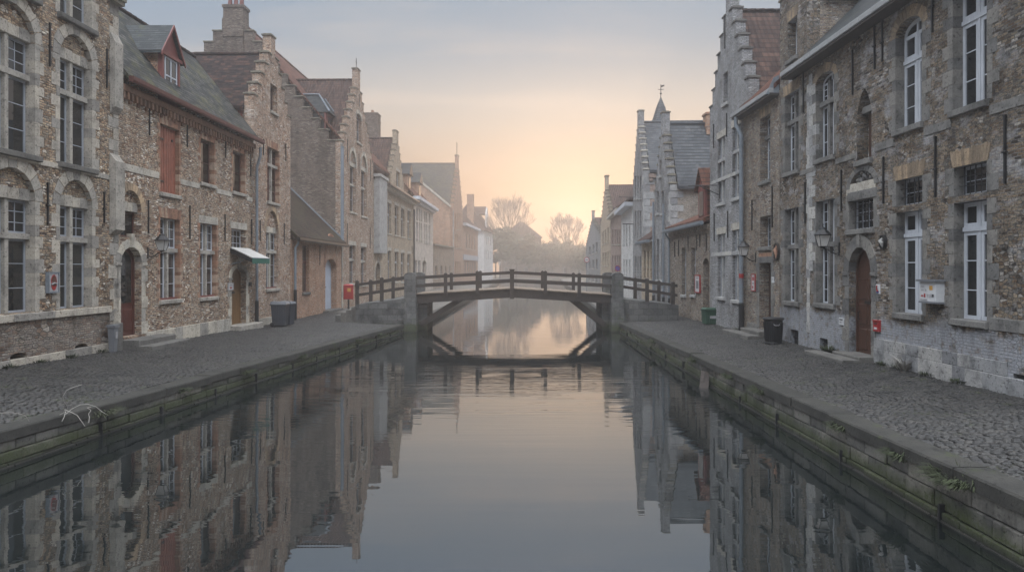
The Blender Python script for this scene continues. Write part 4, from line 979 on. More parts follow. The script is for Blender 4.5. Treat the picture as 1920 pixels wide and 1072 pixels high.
# boarded white gutter with its lead joints
x = H.x(1486); gp = MB()
while x < w:
    gp.bbox(x + .012, min(x + .62, w) - .012, -.44, -.26, ZE - .04, ZE + .12, .015); x += .62
H.part(gp, 'gutter', 'zinc_w'); H.part(MB().box(H.x(1486), w, -.40, .0, ZE - .12, ZE - .05), 'soffit', 'bridgewood')
for p, q in ((1640, 1677), (1733, 1784), (1856, 2075)):
    H.band(p, q, 6.30, 6.50, 'stone_r', .02, blk=.8)
H.band(1500, 1529, 6.30, 6.46, 'stone_r', .02, blk=.8); H.band(1567, 1605, 6.30, 6.46, 'stone_r', .02, blk=.8)
H.band(1640, 2075, zb - .3, zb + .34, 'stone_l', .035, 'plinth_stone', .55)
H.band(1640, 1890, zb + .345, zb + .62, 'stone_l', .028, 'plinth_stone', .5)
H.band(1856, 2075, 2.05, 2.3, 'stone_r', .02, blk=.9)
H.corner(H.x(1517), 1, 3.2, ZE - .3, 'stone_b', 'seam_quoin', .014)
mb = MB(); z = zb + .4
while z < 9:
    h = random.uniform(.2, .34); a = random.uniform(.09, .2)
    mb.bbox(H.x(1516.5) - a, H.x(1516.5) + a * .6, -.013, .1, z, z + h, .006)
    z += h
H.part(mb, 'seam_stone', 'stone_b')
H.anchors([(1507.5, 140, 212), (1600, 98, 178), (1641.5, 40, 130), (1656, 41, 116), (1750, -40, 61), (1658, 298, 382), (1756, 260, 370), (1887, 220, 345), (1579, 322, 396), (1511, 345, 418), (1449, 352, 427)])
# grotesque relief over the grilled window and lintel under the niche head
x0, x1, z0, z1, za = RX; xc = (x0 + x1) / 2
rl = MB(); rl.smooth = True
for i in range(9):
    t = math.pi * (i + .5) / 9; rl.lathe([(.0, z1 + .42 * math.sin(t) - .07), (.075, z1 + .42 * math.sin(t) - .03), (.075, z1 + .42 * math.sin(t) + .03), (.0, z1 + .42 * math.sin(t) + .07)], (xc + .42 * math.cos(t), .09), 8)
rl.tube([(xc - .22, .07, z1 + .04), (xc - .1, .03, z1 + .2), (xc + .02, .05, z1 + .1), (xc + .1, .03, z1 + .3), (xc + .22, .07, z1 + .16)], [.05, .07, .06, .07, .04], 8)
H.part(rl, 'carved_relief', 'stone_r')
H.part(MB().bbox(x0 - .12, x1 + .12, -.03, .2, z0 - .26, z0 - .003, .015).ring((xc, z1), (x1 - x0) / 2 + .002, (x1 - x0) / 2 + .22, -.02, .1, 0, math.pi, 9, .012, (za - z1) / ((x1 - x0) / 2)), 'relief_surround', 'stone_r')
x0, x1, z0, z1, za = NX
H.part(MB().bbox(x0 + .005, x1 - .005, .12, .28, z1 - .02, z1 + .16, .01), 'niche_lintel', 'stone_r'); H.part(MB().bbox(x0 - .06, x1 + .06, -.09, .28, z0 - .14, z0 + .01, .015), 'niche_sill', 'stone_r')
H.part(MB().box(x0 + .12, x1 - .01, .27, .295, z0 + .02, z1 - .03), 'niche_shutter', 'darkdoor')
H.part(MB().bbox(H.x(1586), H.x(1640), -.40, .45, zb - .3, zb + .10, .02), 'door_step', 'stone_d')
H.part(MB().bbox(H.x(1562), H.x(1641), -.85, -.405, zb - .3, zb + .03, .02), 'door_step', 'stone_d')
RUB = H

H = House('brown_brick_house', 'narrow brown brick house with a recessed dark door behind the litter bin', RL, 1394, 1461.5, zr(28), 9)
w, zb = H.w, H.zb
H.window(1425, 1444.5, 218, 339, tr=255, cols=2, stone='stone_r', fm='white', gt=(2, 2), gb=(2, 4), lint='soldier_r', rev=.3, sill='stone_r')
H.window(1425, 1445.5, 405, 463, cols=2, gb=(2, 4), fm='greyframe', rev=.3, sill='stone_r')
H.door(1424, 1446, 493, 617, 'darkdoor', rev=.4, surround='stone_r')
H.front([(0, zb - .5), (w, zb - .5), (w, 9.55), (0, 9.55)], 'brick_right_low', .4)
H.shell(.01, w, .4, 9.4, 'brick_right_low')
H.roof_par(0, w, -.2, 9.6, 4.5, 14.0, 'tile_red')
x = H.x(1386); gp = MB()
while x < w - .05:
    gp.bbox(x + .012, min(x + .6, w) - .012, -.38, -.2, 9.48, 9.64, .015); x += .6
H.part(gp, 'gutter', 'zinc_w'); H.part(MB().box(H.x(1388), w, -.34, 0, 9.38, 9.46), 'soffit', 'bridgewood')
H.part(MB().prism([(-.45, 9.42), (.0, 9.42), (.0, 10.1), (-.2, 10.0)], w - .05, w - .02, 'x'), 'gutter_end', 'zinc')
H.pipe(1397.5, 8.6, zb - .1, 'zinc', .085, .16, (-.18, .8), 1.25)
H.anchors([(1411, 378, 432)])
H.band(1402, 1422, zb - .3, zb + .4, 'stone_r', .03, 'plinth_stone', .6)
H.part(MB().bbox(H.x(1412), H.x(1449), -.5, .4, zb - .3, zb + .24, .02), 'door_step', 'stone_d'); H.part(MB().bbox(H.x(1398), H.x(1449) + .1, -.95, -.505, zb - .3, zb + .1, .02), 'door_step', 'stone_d')
H.part(MB().box(H.x(1399.5), H.x(1398.5) , -.2, -.15, 0, .01) if False else MB().tube([(H.x(1397.5), -.16, H.z(1397, 521)), (H.x(1397.5), -.16, H.z(1397, 513))], .105, 10), 'pipe_sticker', 'signred')
H.part(MB().bbox(H.x(1423.5), H.x(1447), -.02, .05, H.z(1435, 483), H.z(1435, 474), .005), 'brick_panel', 'soldier')
BRN = H

H = House('greywashed_gable_house', 'greywashed brick house with crow stepped gable and brown tiled roof', RL, 1331, 1393.5, zr(32), 9)
w, zb = H.w, H.zb
wx = H.x(1404)
for a, b, o in ((1345.5, 1359.5, 0), (1373, 1388.5, -14)):
    s2 = 0 if o == 0 else 1
    H.window(a, b, (258, 236)[s2], (381, 371)[s2], tr=(300, 283)[s2], cols=2, stone='stone_b', fm='greyframe', gt=(1, 1), gb=(1, 1), rev=.14, sill='stone_b', lint='stone', pane='curtain')
    H.window(a, b, (439, 431)[s2], (557, 563)[s2], tr=(478, 474)[s2], cols=2, stone='stone_b', fm='greyframe', gt=(1, 1), gb=(1, 1), rev=.14, sill='stone_b', lint='stone', pane='curtain')
H.window(1356, 1365, 136, 194, cols=1, gb=(1, 1), fm='greyframe', rev=.2, sill='stone_b', pane='curtain')
ol, cp = H.stepped(.02, wx, zb - .5, 6, 10.85, .70, .28, 16.2)
H.front(ol, 'brick_whitewash', .42); H.caps(cp, 0, .42, mat='stone_d')
H.shell(.01, w - .01, .42, 10.4, 'brick_whitewash')
H.roof_perp(-.1, 10.3, wx / 2, 14.3, wx + .1, 10.3, .42, 9, 'tile_brown')
H.cellar(1342, 1350, 597, 612, None, True); H.cellar(1372, 1380, 600, 618, None, True)
H.band(1334, 1392, 3.85, 4.02, 'stone_b', .015); H.band(1334, 1392, 7.2, 7.36, 'stone_b', .015)
H.anchors([(1339, 235, 278), (1363.5, 215, 257), (1360, 30, 92), (1340, 402, 452), (1365.5, 398, 446), (1391.5, 395, 440)])
x = H.x(1349); z = H.z(1349, 352)
H.part(MB().tube([(x + .1, -.02, z + .1), (x - .1, -1.4, z + .1)], .025, 6).tube([(x + .1, -.02, z - .35), (x, -.9, z + .08)], .02, 6).tube([(x + .1, -.02, z + .25), (x + .1, -.02, z - .5)], .03, 6), 'sign_bracket', 'iron')
GRY = H

H = House('low_red_dormer_house', 'low brick house with a red wooden dormer on its tiled roof beside the greywashed gable', RL, 1256.5, 1330.5, zr(38), 7)
w, zb = H.w, H.zb
for a, b in ((1278, 1286.5), (1296, 1304.5)): H.window(a, b, 464, 553, tr=497, cols=1, gt=(1, 2), gb=(1, 3), fm='greyframe', rev=.2, sill='stone_b', pane='curtain')
H.door(1318, 1329, 496, 584, 'darkdoor', 'round', 484, rev=.3)
H.front([(0, zb - .5), (w, zb - .5), (w, 5.45), (0, 5.45)], 'brick_right_low', .35)
H.shell(.01, w, .35, 5.35, 'brick_right_low')
H.roof_par(0, w, -.3, 5.5, 3.2, 6.9, 'tile_red', yb=7)
mb = MB().box(0, w, -.1, .05, 5.15, 5.4)
for i in range(40): mb.box(.05 + i * w / 40, .05 + i * w / 40 + .1, -.08, .05, 4.98, 5.148)
H.part(mb, 'dentil_frieze', 'brick_right_low')
H.gutter(-.1, w, -.38, 5.45, 'zinc', .09)
H.pipe(1259, 5.0, zb, 'zinc', .06, .14, (-.05, .4), .9)
H.anchors([(1266, 455, 482), (1273, 452, 480), (1291, 442, 472), (1307, 440, 470), (1313, 436, 462), (1325, 425, 470)])
xd = H.x(1313); hw = .62; d = H.part(MB().box(xd - hw, xd + hw, .06, .18, 5.5, 7.3).prism([(xd - hw, 7.3), (xd + hw, 7.3), (xd, 8.1)], .06, .18), 'dormer', 'redpaint')
H.part(MB().box(xd + hw - .12, xd + hw - .005, .181, 2.9, 5.5, 7.28).box(xd - hw + .005, xd - hw + .12, .181, 2.9, 5.5, 7.28), 'dormer_cheek', 'tile_red', d)
H.part(MB().prism([(xd, 8.12), (xd + hw + .2, 7.12), (xd + hw + .2, 7.26), (xd, 8.28)], -.1, 3.1).prism([(xd, 8.12), (xd - hw - .2, 7.12), (xd - hw - .2, 7.26), (xd, 8.28)], -.1, 3.1), 'dormer_roof', 'tile_red', d)
H.part(MB().box(xd - .38, xd + .38, .03, .05, 5.9, 7.1), 'dormer_pane', 'glass', d)
H.chimney(xd + .2, 3.4, 6.5, 8.9, .3, .3, 'redpaint', None, 0)

H = House('slate_gable_house', 'stone house with crow stepped gable and large blue slate roof, a chimney behind its ridge', RL, 1227, 1256, zr(46), 14)
w, zb = H.w, H.zb
for a, b in ((1231.5, 1235.5), (1240, 1244.5)):
    H.window(a, b, 358, 400, cols=1, gb=(1, 3), fm='greyframe', rev=.2, sill='stone_b'); H.window(a, b, 448, 525, cols=1, gb=(1, 4), fm='greyframe', rev=.2, sill='stone_b', pane='curtain')
H.window(1236.5, 1240, 300, 330, cols=1, gb=(1, 2), fm='greyframe', rev=.2, sill='stone_b')
ol, cp = H.stepped(.02, w - .02, zb - .5, 7, 8.3, .52, .26, 12.9)
H.front(ol, 'brick_whitewash', .45); H.caps(cp, 0, .45)
H.shell(.01, w, .45, 8.0, 'brick_stoneg')
H.corner(w, -1, zb, 7.8, 'stone_b', proud=.015)
mb = MB(); z = zb
k = 0
while z < 7.9:
    ww = (.45, .8)[k % 2]; mb.box(w - .005, w + .015, .01, ww, z, z + .36); z += .4; k += 1
H.part(mb, 'corner_quoin', 'stone_b')
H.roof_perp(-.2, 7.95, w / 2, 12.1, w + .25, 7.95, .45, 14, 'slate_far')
H.chimney(w / 2 + .1, 3.2, 11.5, 12.75, .45, .55, 'brick_orange', None, 3)
H.pipe(1229, 7.6, zb, 'zinc', .07, .14, None, .9); H.pipe(1248, 7.2, zb, 'zinc', .07, .14, None, .9)

H = House('small_lean_house', 'small low brick house with a sagging gutter between two stepped gables', RL, 1203, 1226.5, zr(50), 6)
w, zb = H.w, H.zb
for a, b in ((1207, 1211), (1213.5, 1217), (1219.5, 1222.5)): H.window(a, b, 470, 525, cols=1, gb=(1, 3), fm='greyframe', rev=.2, sill='stone_b', pane='curtain')
H.front([(0, zb - .5), (w, zb - .5), (w, 5.1), (0, 5.1)], 'brick_sand', .35); H.shell(.01, w, .35, 5.0, 'brick_sand')
H.roof_par(0, w, -.3, 5.1, 3.0, 7.4, 'tile_brown'); H.gutter(-.1, w, -.4, 5.1, 'zinc', .1)

kr = .057; RL2 = Line(9.27 - kr * 47.6, CX + F * kr)
H = House('turreted_gable_house', 'tall stone gable house with pink brick side wall, toothed stone corner and slate roof', RL2, 1187, 1206, .65, 14)
w, zb = H.w, H.zb
for a, b in ((1190, 1192.5), (1195, 1197.5), (1199.5, 1202.5)):
    H.window(a, b, 330, 372, cols=1, gb=(1, 3), fm='greyframe', rev=.2, sill='stone_b'); H.window(a, b, 395, 455, cols=1, gb=(1, 3), fm='greyframe', rev=.2, sill='stone_b'); H.window(a, b, 480, 530, cols=1, gb=(1, 3), fm='greyframe', rev=.2, sill='stone_b', pane='curtain')
ol, cp = H.stepped(.02, w - .02, zb - .5, 8, 10.6, .52, .35, 15.6)
H.front(ol, 'brick_whitewash', .45); H.caps(cp, 0, .45, mat='stone_w')
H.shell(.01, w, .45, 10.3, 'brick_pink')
mb = MB(); z = zb; k = 0
while z < 10.2:
    ww = (.5, 1.0)[k % 2]; mb.box(w - .006, w + .02, .01, ww, z, z + .5); z += .52; k += 1
H.part(mb, 'corner_quoin', 'stone_b'); H.corner(w, -1, zb, 10.2, 'stone_b')
mb = MB().box(w - .0, w + .2, .4, 14, 10.0, 10.3)
for i in range(26): mb.box(w + .001, w + .14, .45 + i * .5, .7 + i * .5, 9.75, 9.999)
H.part(mb, 'dentil_frieze', 'brick_pink')
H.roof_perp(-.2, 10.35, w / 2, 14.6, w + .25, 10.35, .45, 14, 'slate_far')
H.part(MB().tube([(.3, 0, 9.2), (.3, -1.2, 9.25)], .04, 6).tube([(.3, 0, 7.0), (.3, -.9, 7.0)], .04, 6), 'hoist_beam', 'iron')

H = House('bright_white_house', 'bright white plastered house with curved eaves between the brick house and the tall stone gable', RL2, 1165, 1186.5, .65, 10)
w, zb = H.w, H.zb
for a, b in ((1169, 1171.2), (1174, 1176.3), (1179.5, 1182)): H.window(a, b, 418, 462, cols=1, gb=(1, 3), fm='greyframe', rev=.2, sill=None); H.window(a, b, 486, 535, cols=1, gb=(1, 3), fm='greyframe', rev=.2, sill=None)
e = 8.9
H.front([(0, zb - .5), (w, zb - .5), (w, e), (0, e)], 'plaster_white', .4); H.shell(.01, w, .4, e - .1, 'plaster_white')
H.roof_par(0, w, -.5, e, 4.5, 10.8, 'tile_brown'); H.part(MB().box(-.1, w + .05, -.7, 0, e - .35, e - .02), 'cornice', 'white')

H = House('faded_brick_house', 'faded brick house with white trimmed windows beside the bright white house', RL2, 1145, 1164.5, .65, 10)
w, zb = H.w, H.zb
for a, b in ((1148, 1150), (1152.5, 1154.7), (1157, 1159.3), (1161, 1163)): H.window(a, b, 430, 458, cols=1, gb=(1, 2), fm='white', rev=.2, sill='stone_w'); H.window(a, b, 478, 520, cols=1, gb=(1, 2), fm='white', rev=.2, sill='stone_w')
e = 9.3
H.front([(0, zb - .5), (w, zb - .5), (w, e), (0, e)], 'brick_pink', .4); H.shell(.01, w, .4, e - .1, 'brick_pink')
H.roof_par(0, w, -.4, e, 4.5, 11.2, 'tile_brown'); H.part(MB().box(-.1, w, -.5, 0, e - .3, e - .02), 'cornice', 'stone_w')

for pa, pb, nm, lab, ze, zp, mat in ((1126, 1144.5, 'hazy_gable_house', 'hazy pale gable house with tall pinnacle further down the quay', 9.6, 14.3, 'brick_sand'), (1099, 1125.5, 'farthest_gable_house', 'faint grey gable house standing beside the misty shrubs and round road sign', 8.5, 12.4, 'brick_whitewash')):
    H = House(nm, lab, RL2, pa, pb, .65, 12); w, zb = H.w, H.zb
    for i in range(3):
        a = pa + (pb - pa) * (.2 + .25 * i); b = a + (pb - pa) * .12
        for t0, t1 in ((.62, .8), (.32, .5), (.06, .22)): H.window(a, b, zb + ze * t1, zb + ze * t0, px=False, cols=1, gb=(1, 2), fm='greyframe', rev=.2, sill='stone_w')
    ol, cp = H.stepped(.02, w - .02, zb - .5, 8, ze, (zp - ze) / 9, .6, zp + .9)
    H.front(ol, mat, .45); H.caps(cp, 0, .45, th=.1, ov=.08); H.shell(.01, w, .45, ze - .3, mat)
    H.roof_perp(-.2, ze - .3, w / 2, zp - .4, w + .2, ze - .3, .45, 12, 'tile_brown')
    if pa > 1110: H.chimney(w * .75, 4.5, 9, 15.2, 1.0, .6, 'brick_sand', None, 4)
# ================================================================== SETTING
def grid_sheet(name, f, us, vs, mat, kind='structure'):
    mb = MB(); n = len(us)
    mb.v = [f(u, v) for v in vs for u in us]
    mb.f = [(j * n + i, j * n + i + 1, (j + 1) * n + i + 1, (j + 1) * n + i) for j in range(len(vs) - 1) for i in range(n - 1)]
    return solo(name, mb, mat, kind=kind)

CW = .42                                                            # coping stone width
YS = list(np.arange(2, 49, 1.0)) + [50, 60, 80, 110, 150, 180, 212]
def fx_l(Y): return LL.X0 + LL.k * Y if Y < 148 else L2.X0 + L2.k * Y
def fx_r(Y): return RL.X0 + RL.k * Y if Y < 48 else RL2.X0 + RL2.k * Y
def cob(side):
    V = []; Fc = []
    Y = 4.0
    while Y < 47:
        dy = random.uniform(.088, .104)
        xa, xb = (fx_l(Y) - .05, left_edge(Y) - CW - .01) if side < 0 else (right_edge(Y) + CW + .01, fx_r(Y) + .05)
        x = xa + random.uniform(-.15, 0)
        while x < xb - .06:
            dx = random.uniform(.11, .17); x2 = min(x + dx, xb)
            t0, t1 = (x - xa) / (xb - xa), (x2 - xa) / (xb - xa); tm = (t0 + t1) / 2
            zf, zc = (zl(Y), zlc(Y)) if side < 0 else (zr(Y), zrc(Y))
            zz = zf + (zc - zf) * tm if side < 0 else zc + (zf - zc) * tm
            zz += .012 * math.sin(x * 1.7 + Y * .9) + .010 * math.sin(Y * 2.3 - x * .8) + random.gauss(0, .005)
            g, b = .0095, .02
            tx, ty = random.gauss(0, .05), random.gauss(0, .05)
            o = len(V); jx = [random.uniform(-.004, .004) for _ in range(4)]
            q = [(x + g + jx[0], Y + g), (x2 - g + jx[1], Y + g), (x2 - g + jx[2], Y + dy - g), (x + g + jx[3], Y + dy - g)]
            cx, cy = (x + x2) / 2, Y + dy / 2
            for (px, py) in q: V.append((px, py, zz - .06))
            for (px, py) in q: V.append((px, py, zz - .018 + (px - cx) * tx + (py - cy) * ty))
            for (px, py) in q:
                ix = cx + (px - cx) * (1 - 2 * b / (x2 - x)); iy = cy + (py - cy) * (1 - 2 * b / dy)
                V.append((ix, iy, zz + (ix - cx) * tx + (iy - cy) * ty))
            for k in range(4):
                k2 = (k + 1) % 4; Fc.append((o + k, o + k2, o + 4 + k2, o + 4 + k)); Fc.append((o + 4 + k, o + 4 + k2, o + 8 + k2, o + 8 + k))
            Fc.append((o + 8, o + 9, o + 10, o + 11)); x = x2
        Y += dy
    mb = MB(); mb.v = V; mb.f = Fc
    return solo('cobbled_pavement', mb, 'cobble', kind='structure')
cob(-1); cob(1)
grid_sheet('pavement', lambda u, Y: ((fx_l(Y) - .4) * (1 - u) + (left_edge(Y) - CW) * u, Y, zl(Y) * (1 - u) + zlc(Y) * u - .028), [0, .5, 1], YS[:46], 'joint')
grid_sheet('pavement', lambda u, Y: ((right_edge(Y) + CW) * (1 - u) + (fx_r(Y) + .4) * u, Y, zrc(Y) * (1 - u) + zr(Y) * u - .028), [0, .5, 1], YS[:46], 'joint')
YF = [47, 55, 70, 90, 120, 148, 180, 213]
grid_sheet('pavement', lambda u, Y: ((fx_l(Y) - .4) * (1 - u) + (left_edge(Y) - .02) * u, Y, zl(Y) * (1 - u) + zlc(Y) * u), [0, .5, 1], YF, 'paveflat')
grid_sheet('pavement', lambda u, Y: ((right_edge(Y) + .02) * (1 - u) + (fx_r(Y) + .4) * u, Y, zrc(Y) * (1 - u) + zr(Y) * u), [0, .5, 1], YF, 'paveflat')
# the ground as one sheet round the canal
g = MB(); YG = [-28, 0, 20, 48, 100, 148, 213]
for sd in (-1, 1):
    o = len(g.v)
    for Y in YG:
        a = (min(fx_l(Y), -11) - .2) if sd < 0 else max(fx_r(Y), 8.5) + .2
        g.v += [(sd * 117, Y, .35), (a, Y, .35)]
    g.f += [(o + 2 * i, o + 2 * i + 1, o + 2 * i + 3, o + 2 * i + 2) for i in range(len(YG) - 1)]
o = len(g.v); g.v += [(-117, 213, .35), (117, 213, .35), (117, 418, .35), (-117, 418, .35)]; g.f += [(o, o + 1, o + 2, o + 3)]
solo('ground', g, 'soil', kind='structure')
grid_sheet('terrain', lambda u, v: (-12 + 36 * u, 212.8 + v * 8, .55 - .0 * v), [0, 1], [0, 1], 'paveflat')
solo('far_bank_wall', MB().box(-14, 26, 212.5, 212.79, -.5, .56), 'quaystone', 'low stone wall closing the canal below the misty trees', 'wall')

# quay walls with coping stones
def quay(side):
    ed, zc = (left_edge, zlc) if side < 0 else (right_edge, zrc)
    lab = ('mossy stone quay wall under the house with the red shutter' if side < 0 else 'mossy stone quay wall under the limewashed rubble house')
    T = world_thing('quay_wall', lab, 'wall', (ed(20), 20, 0))
    ys = [2 + i * .6 for i in range(79)] + [50, 60, 80, 110, 150, 180, 212.4]
    mb = MB(); P = []
    for Y in ys:
        w = .02 * math.sin(Y * 1.3) + .012 * math.sin(Y * 3.7)
        for z, d in ((-.6, .0), (.05, .0), (zc(Y) * .5, .015), (zc(Y) - .17, .03)):
            P.append((ed(Y) + side * (d + .075 + w * (z > 0)), Y, z))
    mb.v = P; mb.f = [(4 * i + k, 4 * i + k + 1, 4 * i + k + 5, 4 * i + k + 4) for i in range(len(ys) - 1) for k in range(3)]
    T.part(mb, 'wall_backing', 'joint')
    bk = MB(); nc = 3
    for c in range(nc):
        Y = 2.0 + .3 * c
        while Y < 48:
            L = random.uniform(.38, .85); Y2 = min(Y + L, 48.2); d = random.uniform(-.018, .022); g = .007; e = .016
            f = lambda y, t: -.10 + (zc(y) - .175 + .10) * t
            z = [f(Y, c / nc) + .006, f(Y2, c / nc) + .006, f(Y2, (c + 1) / nc) - .006, f(Y, (c + 1) / nc) - .006]
            lean = .012 * c
            P = lambda y, dd, zz: (ed(y) + side * (dd + lean), y, zz)
            o = [P(Y + g, d + e, z[0]), P(Y2 - g, d + e, z[1]), P(Y2 - g, d + e, z[2]), P(Y + g, d + e, z[3])]
            i_ = [P(Y + g + e, d, z[0] + e), P(Y2 - g - e, d + random.uniform(-.006, .006), z[1] + e), P(Y2 - g - e, d + random.uniform(-.006, .006), z[2] - e), P(Y + g + e, d, z[3] - e)]
            r_ = [P(Y + g, .12, z[0]), P(Y2 - g, .12, z[1]), P(Y2 - g, .12, z[2]), P(Y + g, .12, z[3])]
            bk.add(i_ + o + r_, [(0, 1, 2, 3)] + [(k, (k + 1) % 4, 4 + (k + 1) % 4, 4 + k) for k in range(4)] + [(4 + k, 4 + (k + 1) % 4, 8 + (k + 1) % 4, 8 + k) for k in range(4)])
            Y = Y2
    T.part(bk, 'wall_face', 'quayblock')
    lg = MB(); YL = 3.0
    while YL < 48:                                                  # added ledge for the bright meniscus line at the water, in dark stones
        L = random.uniform(.9, 1.5); Y2 = min(YL + L, 48)
        a = lambda y, d: ed(y) - side * d
        lg.hexa([(a(YL + .02, .03), YL + .02, -.2), (a(YL + .02, -.1), YL + .02, -.2), (a(Y2 - .02, -.1), Y2 - .02, -.2), (a(Y2 - .02, .03), Y2 - .02, -.2)],
                [(a(YL + .02, .03), YL + .02, .02), (a(YL + .02, -.1), YL + .02, .03), (a(Y2 - .02, -.1), Y2 - .02, .03), (a(Y2 - .02, .03), Y2 - .02, .02)])
        YL = Y2
    T.part(lg, 'meniscus_ledge', 'coping')
    Y = 3.0
    while Y < 47.5:
        L = random.uniform(1.3, 2.2); Y2 = Y + L; g = .006; dz = random.uniform(-.012, .012); dx = random.uniform(-.015, .015); c = .025
        def pt(y, t, z): return (ed(y) + side * (t + dx), y, z)
        mb = MB(); t0, t1 = -.03, CW - .005
        z0a, z0b = zc(Y) - .17 + dz, zc(Y2) - .17 + dz; za, zb_ = zc(Y) + dz + .012, zc(Y2) + dz + .012
        n = 4; sec = [[], []]
        for j, (y, zb2, zt2) in enumerate(((Y + g, z0a, za), (Y2 - g, z0b, zb_))):
            sec[j] = [pt(y, t0, zb2), pt(y, t0, zt2 - c), pt(y, t0 + c, zt2), pt(y, t1, zt2), pt(y, t1, zb2)]
        mb.v = sec[0] + sec[1]; mb.f = [(i, (i + 1) % 5, 5 + (i + 1) % 5, 5 + i) for i in range(5)] + [(4, 3, 2, 1, 0), (5, 6, 7, 8, 9)]
        T.part(mb, 'coping_stone', 'coping'); Y = Y2
    mb = MB(); ys = [Y, 60, 80, 110, 150, 180, 212.4]
    for y in ys: mb.v += [(ed(y) - side * .03, y, zc(y) - .17), (ed(y) - side * .03, y, zc(y) + .01), (ed(y) + side * CW, y, zc(y) + .01)]
    mb.f = [(3 * i + k, 3 * i + k + 1, 3 * i + k + 4, 3 * i + k + 3) for i in range(len(ys) - 1) for k in range(2)]
    T.part(mb, 'far_coping', 'coping')
    for y in np.arange(9.5, 46, 2.35 if side < 0 else 2.9):         # rusted fender slots in the wall foot
        y += random.uniform(-.3, .3)
        T.part(MB().box(ed(y) - .05, ed(y) + .05, y - .035, y + .035, -.15, random.uniform(.10, .26)) if False else MB().box(ed(y) + side * .02 - .06, ed(y) + side * .02 + .06, y - .02, y + .02, -.2, random.uniform(.12, .30)), 'mooring_stake', 'iron')
quay(-1); quay(1)

# water
def water_mat():
    t = NT('canal_water'); co = t.objco()
    n1 = t.noise(t.scale(co, (.22, 1.5, 1)), 1.0, 3.0, .5)
    n2 = t.noise(t.scale(co, (.20, 4.6, 1)), 1.3, 2.0, .5)
    y = t.n('SeparateXYZ', i0=co).outputs[1]
    zone = t.ramp(t.math('DIVIDE', y, 60.0), [(.22, .0), (.30, .8), (.39, 1.0), (.44, .22), (.6, .15)])
    patch = t.ramp(t.noise(t.scale(co, (.3, .8, 1)), .8, 3.0), [(.42, .15), (.6, 1.0)])
    h = t.math('ADD', t.math('MULTIPLY', n1, .35), t.math('MULTIPLY', n2, t.math('MULTIPLY', t.math('MULTIPLY', zone, patch), .85)))
    nrm = t.bump(h, .18, .06)
    t.set(t.b, 'IOR', 3.1)
    return t.done((.006, .008, .008), .015, nrm, spec=.5)
M['water'] = water_mat()
solo('canal_water', MB().add([(-16, -28, 0), (26, -28, 0), (26, 213, 0), (-16, 213, 0)], [(0, 1, 2, 3)]), 'water', kind='structure')

# ================================================================== BRIDGE
YB, YB2 = 38.5, 42.2; U = YB / F
def bx(px): return (px - CX) * U
def bz(py): return EYE - (py - HY) * U
T = world_thing('footbridge', 'dark timber footbridge with two rail fence and stone piers across the canal', 'bridge', (.2, YB, .4))
top = [(bx(780), bz(552)), (bx(961), bz(541.8)), (bx(1147), bz(553.5))]; bot = [(bx(1147), bz(569)), (bx(961), bz(558)), (bx(780), bz(568.5))]
for y in (YB + .05, YB2 - .3): T.part(MB().prism([top[0], top[1], top[2], bot[0], bot[1], bot[2]], y, y + .22), 'fascia_beam', 'bridgewood')
for i in range(3):
    y = YB + .9 + i * .8; T.part(MB().prism([(a, b - .08) for a, b in top] + [(a, b + .03) for a, b in bot], y, y + .2), 'deck_beam', 'bridgewood')
mb = MB(); n = 64; xA, xM, xB = top[0][0], top[1][0], top[2][0]
zd = lambda x: (top[0][1] + (top[1][1] - top[0][1]) * (x - xA) / (xM - xA)) if x < xM else (top[2][1] + (top[1][1] - top[2][1]) * (xB - x) / (xB - xM))
for i in range(n):
    a = xA + (xB - xA) * i / n + .006; b = xA + (xB - xA) * (i + 1) / n - .006; dz = random.uniform(-.004, .006)
    mb.hexa([(a, YB - .06, zd(a) + .004), (b, YB - .06, zd(b) + .004), (b, YB2 + .06, zd(b) + .004), (a, YB2 + .06, zd(a) + .004)], [(a, YB - .06, zd(a) + .055 + dz), (b, YB - .06, zd(b) + .055 + dz), (b, YB2 + .06, zd(b) + .055 + dz), (a, YB2 + .06, zd(a) + .055 + dz)])
T.part(mb, 'deck_planks', 'deckwood')
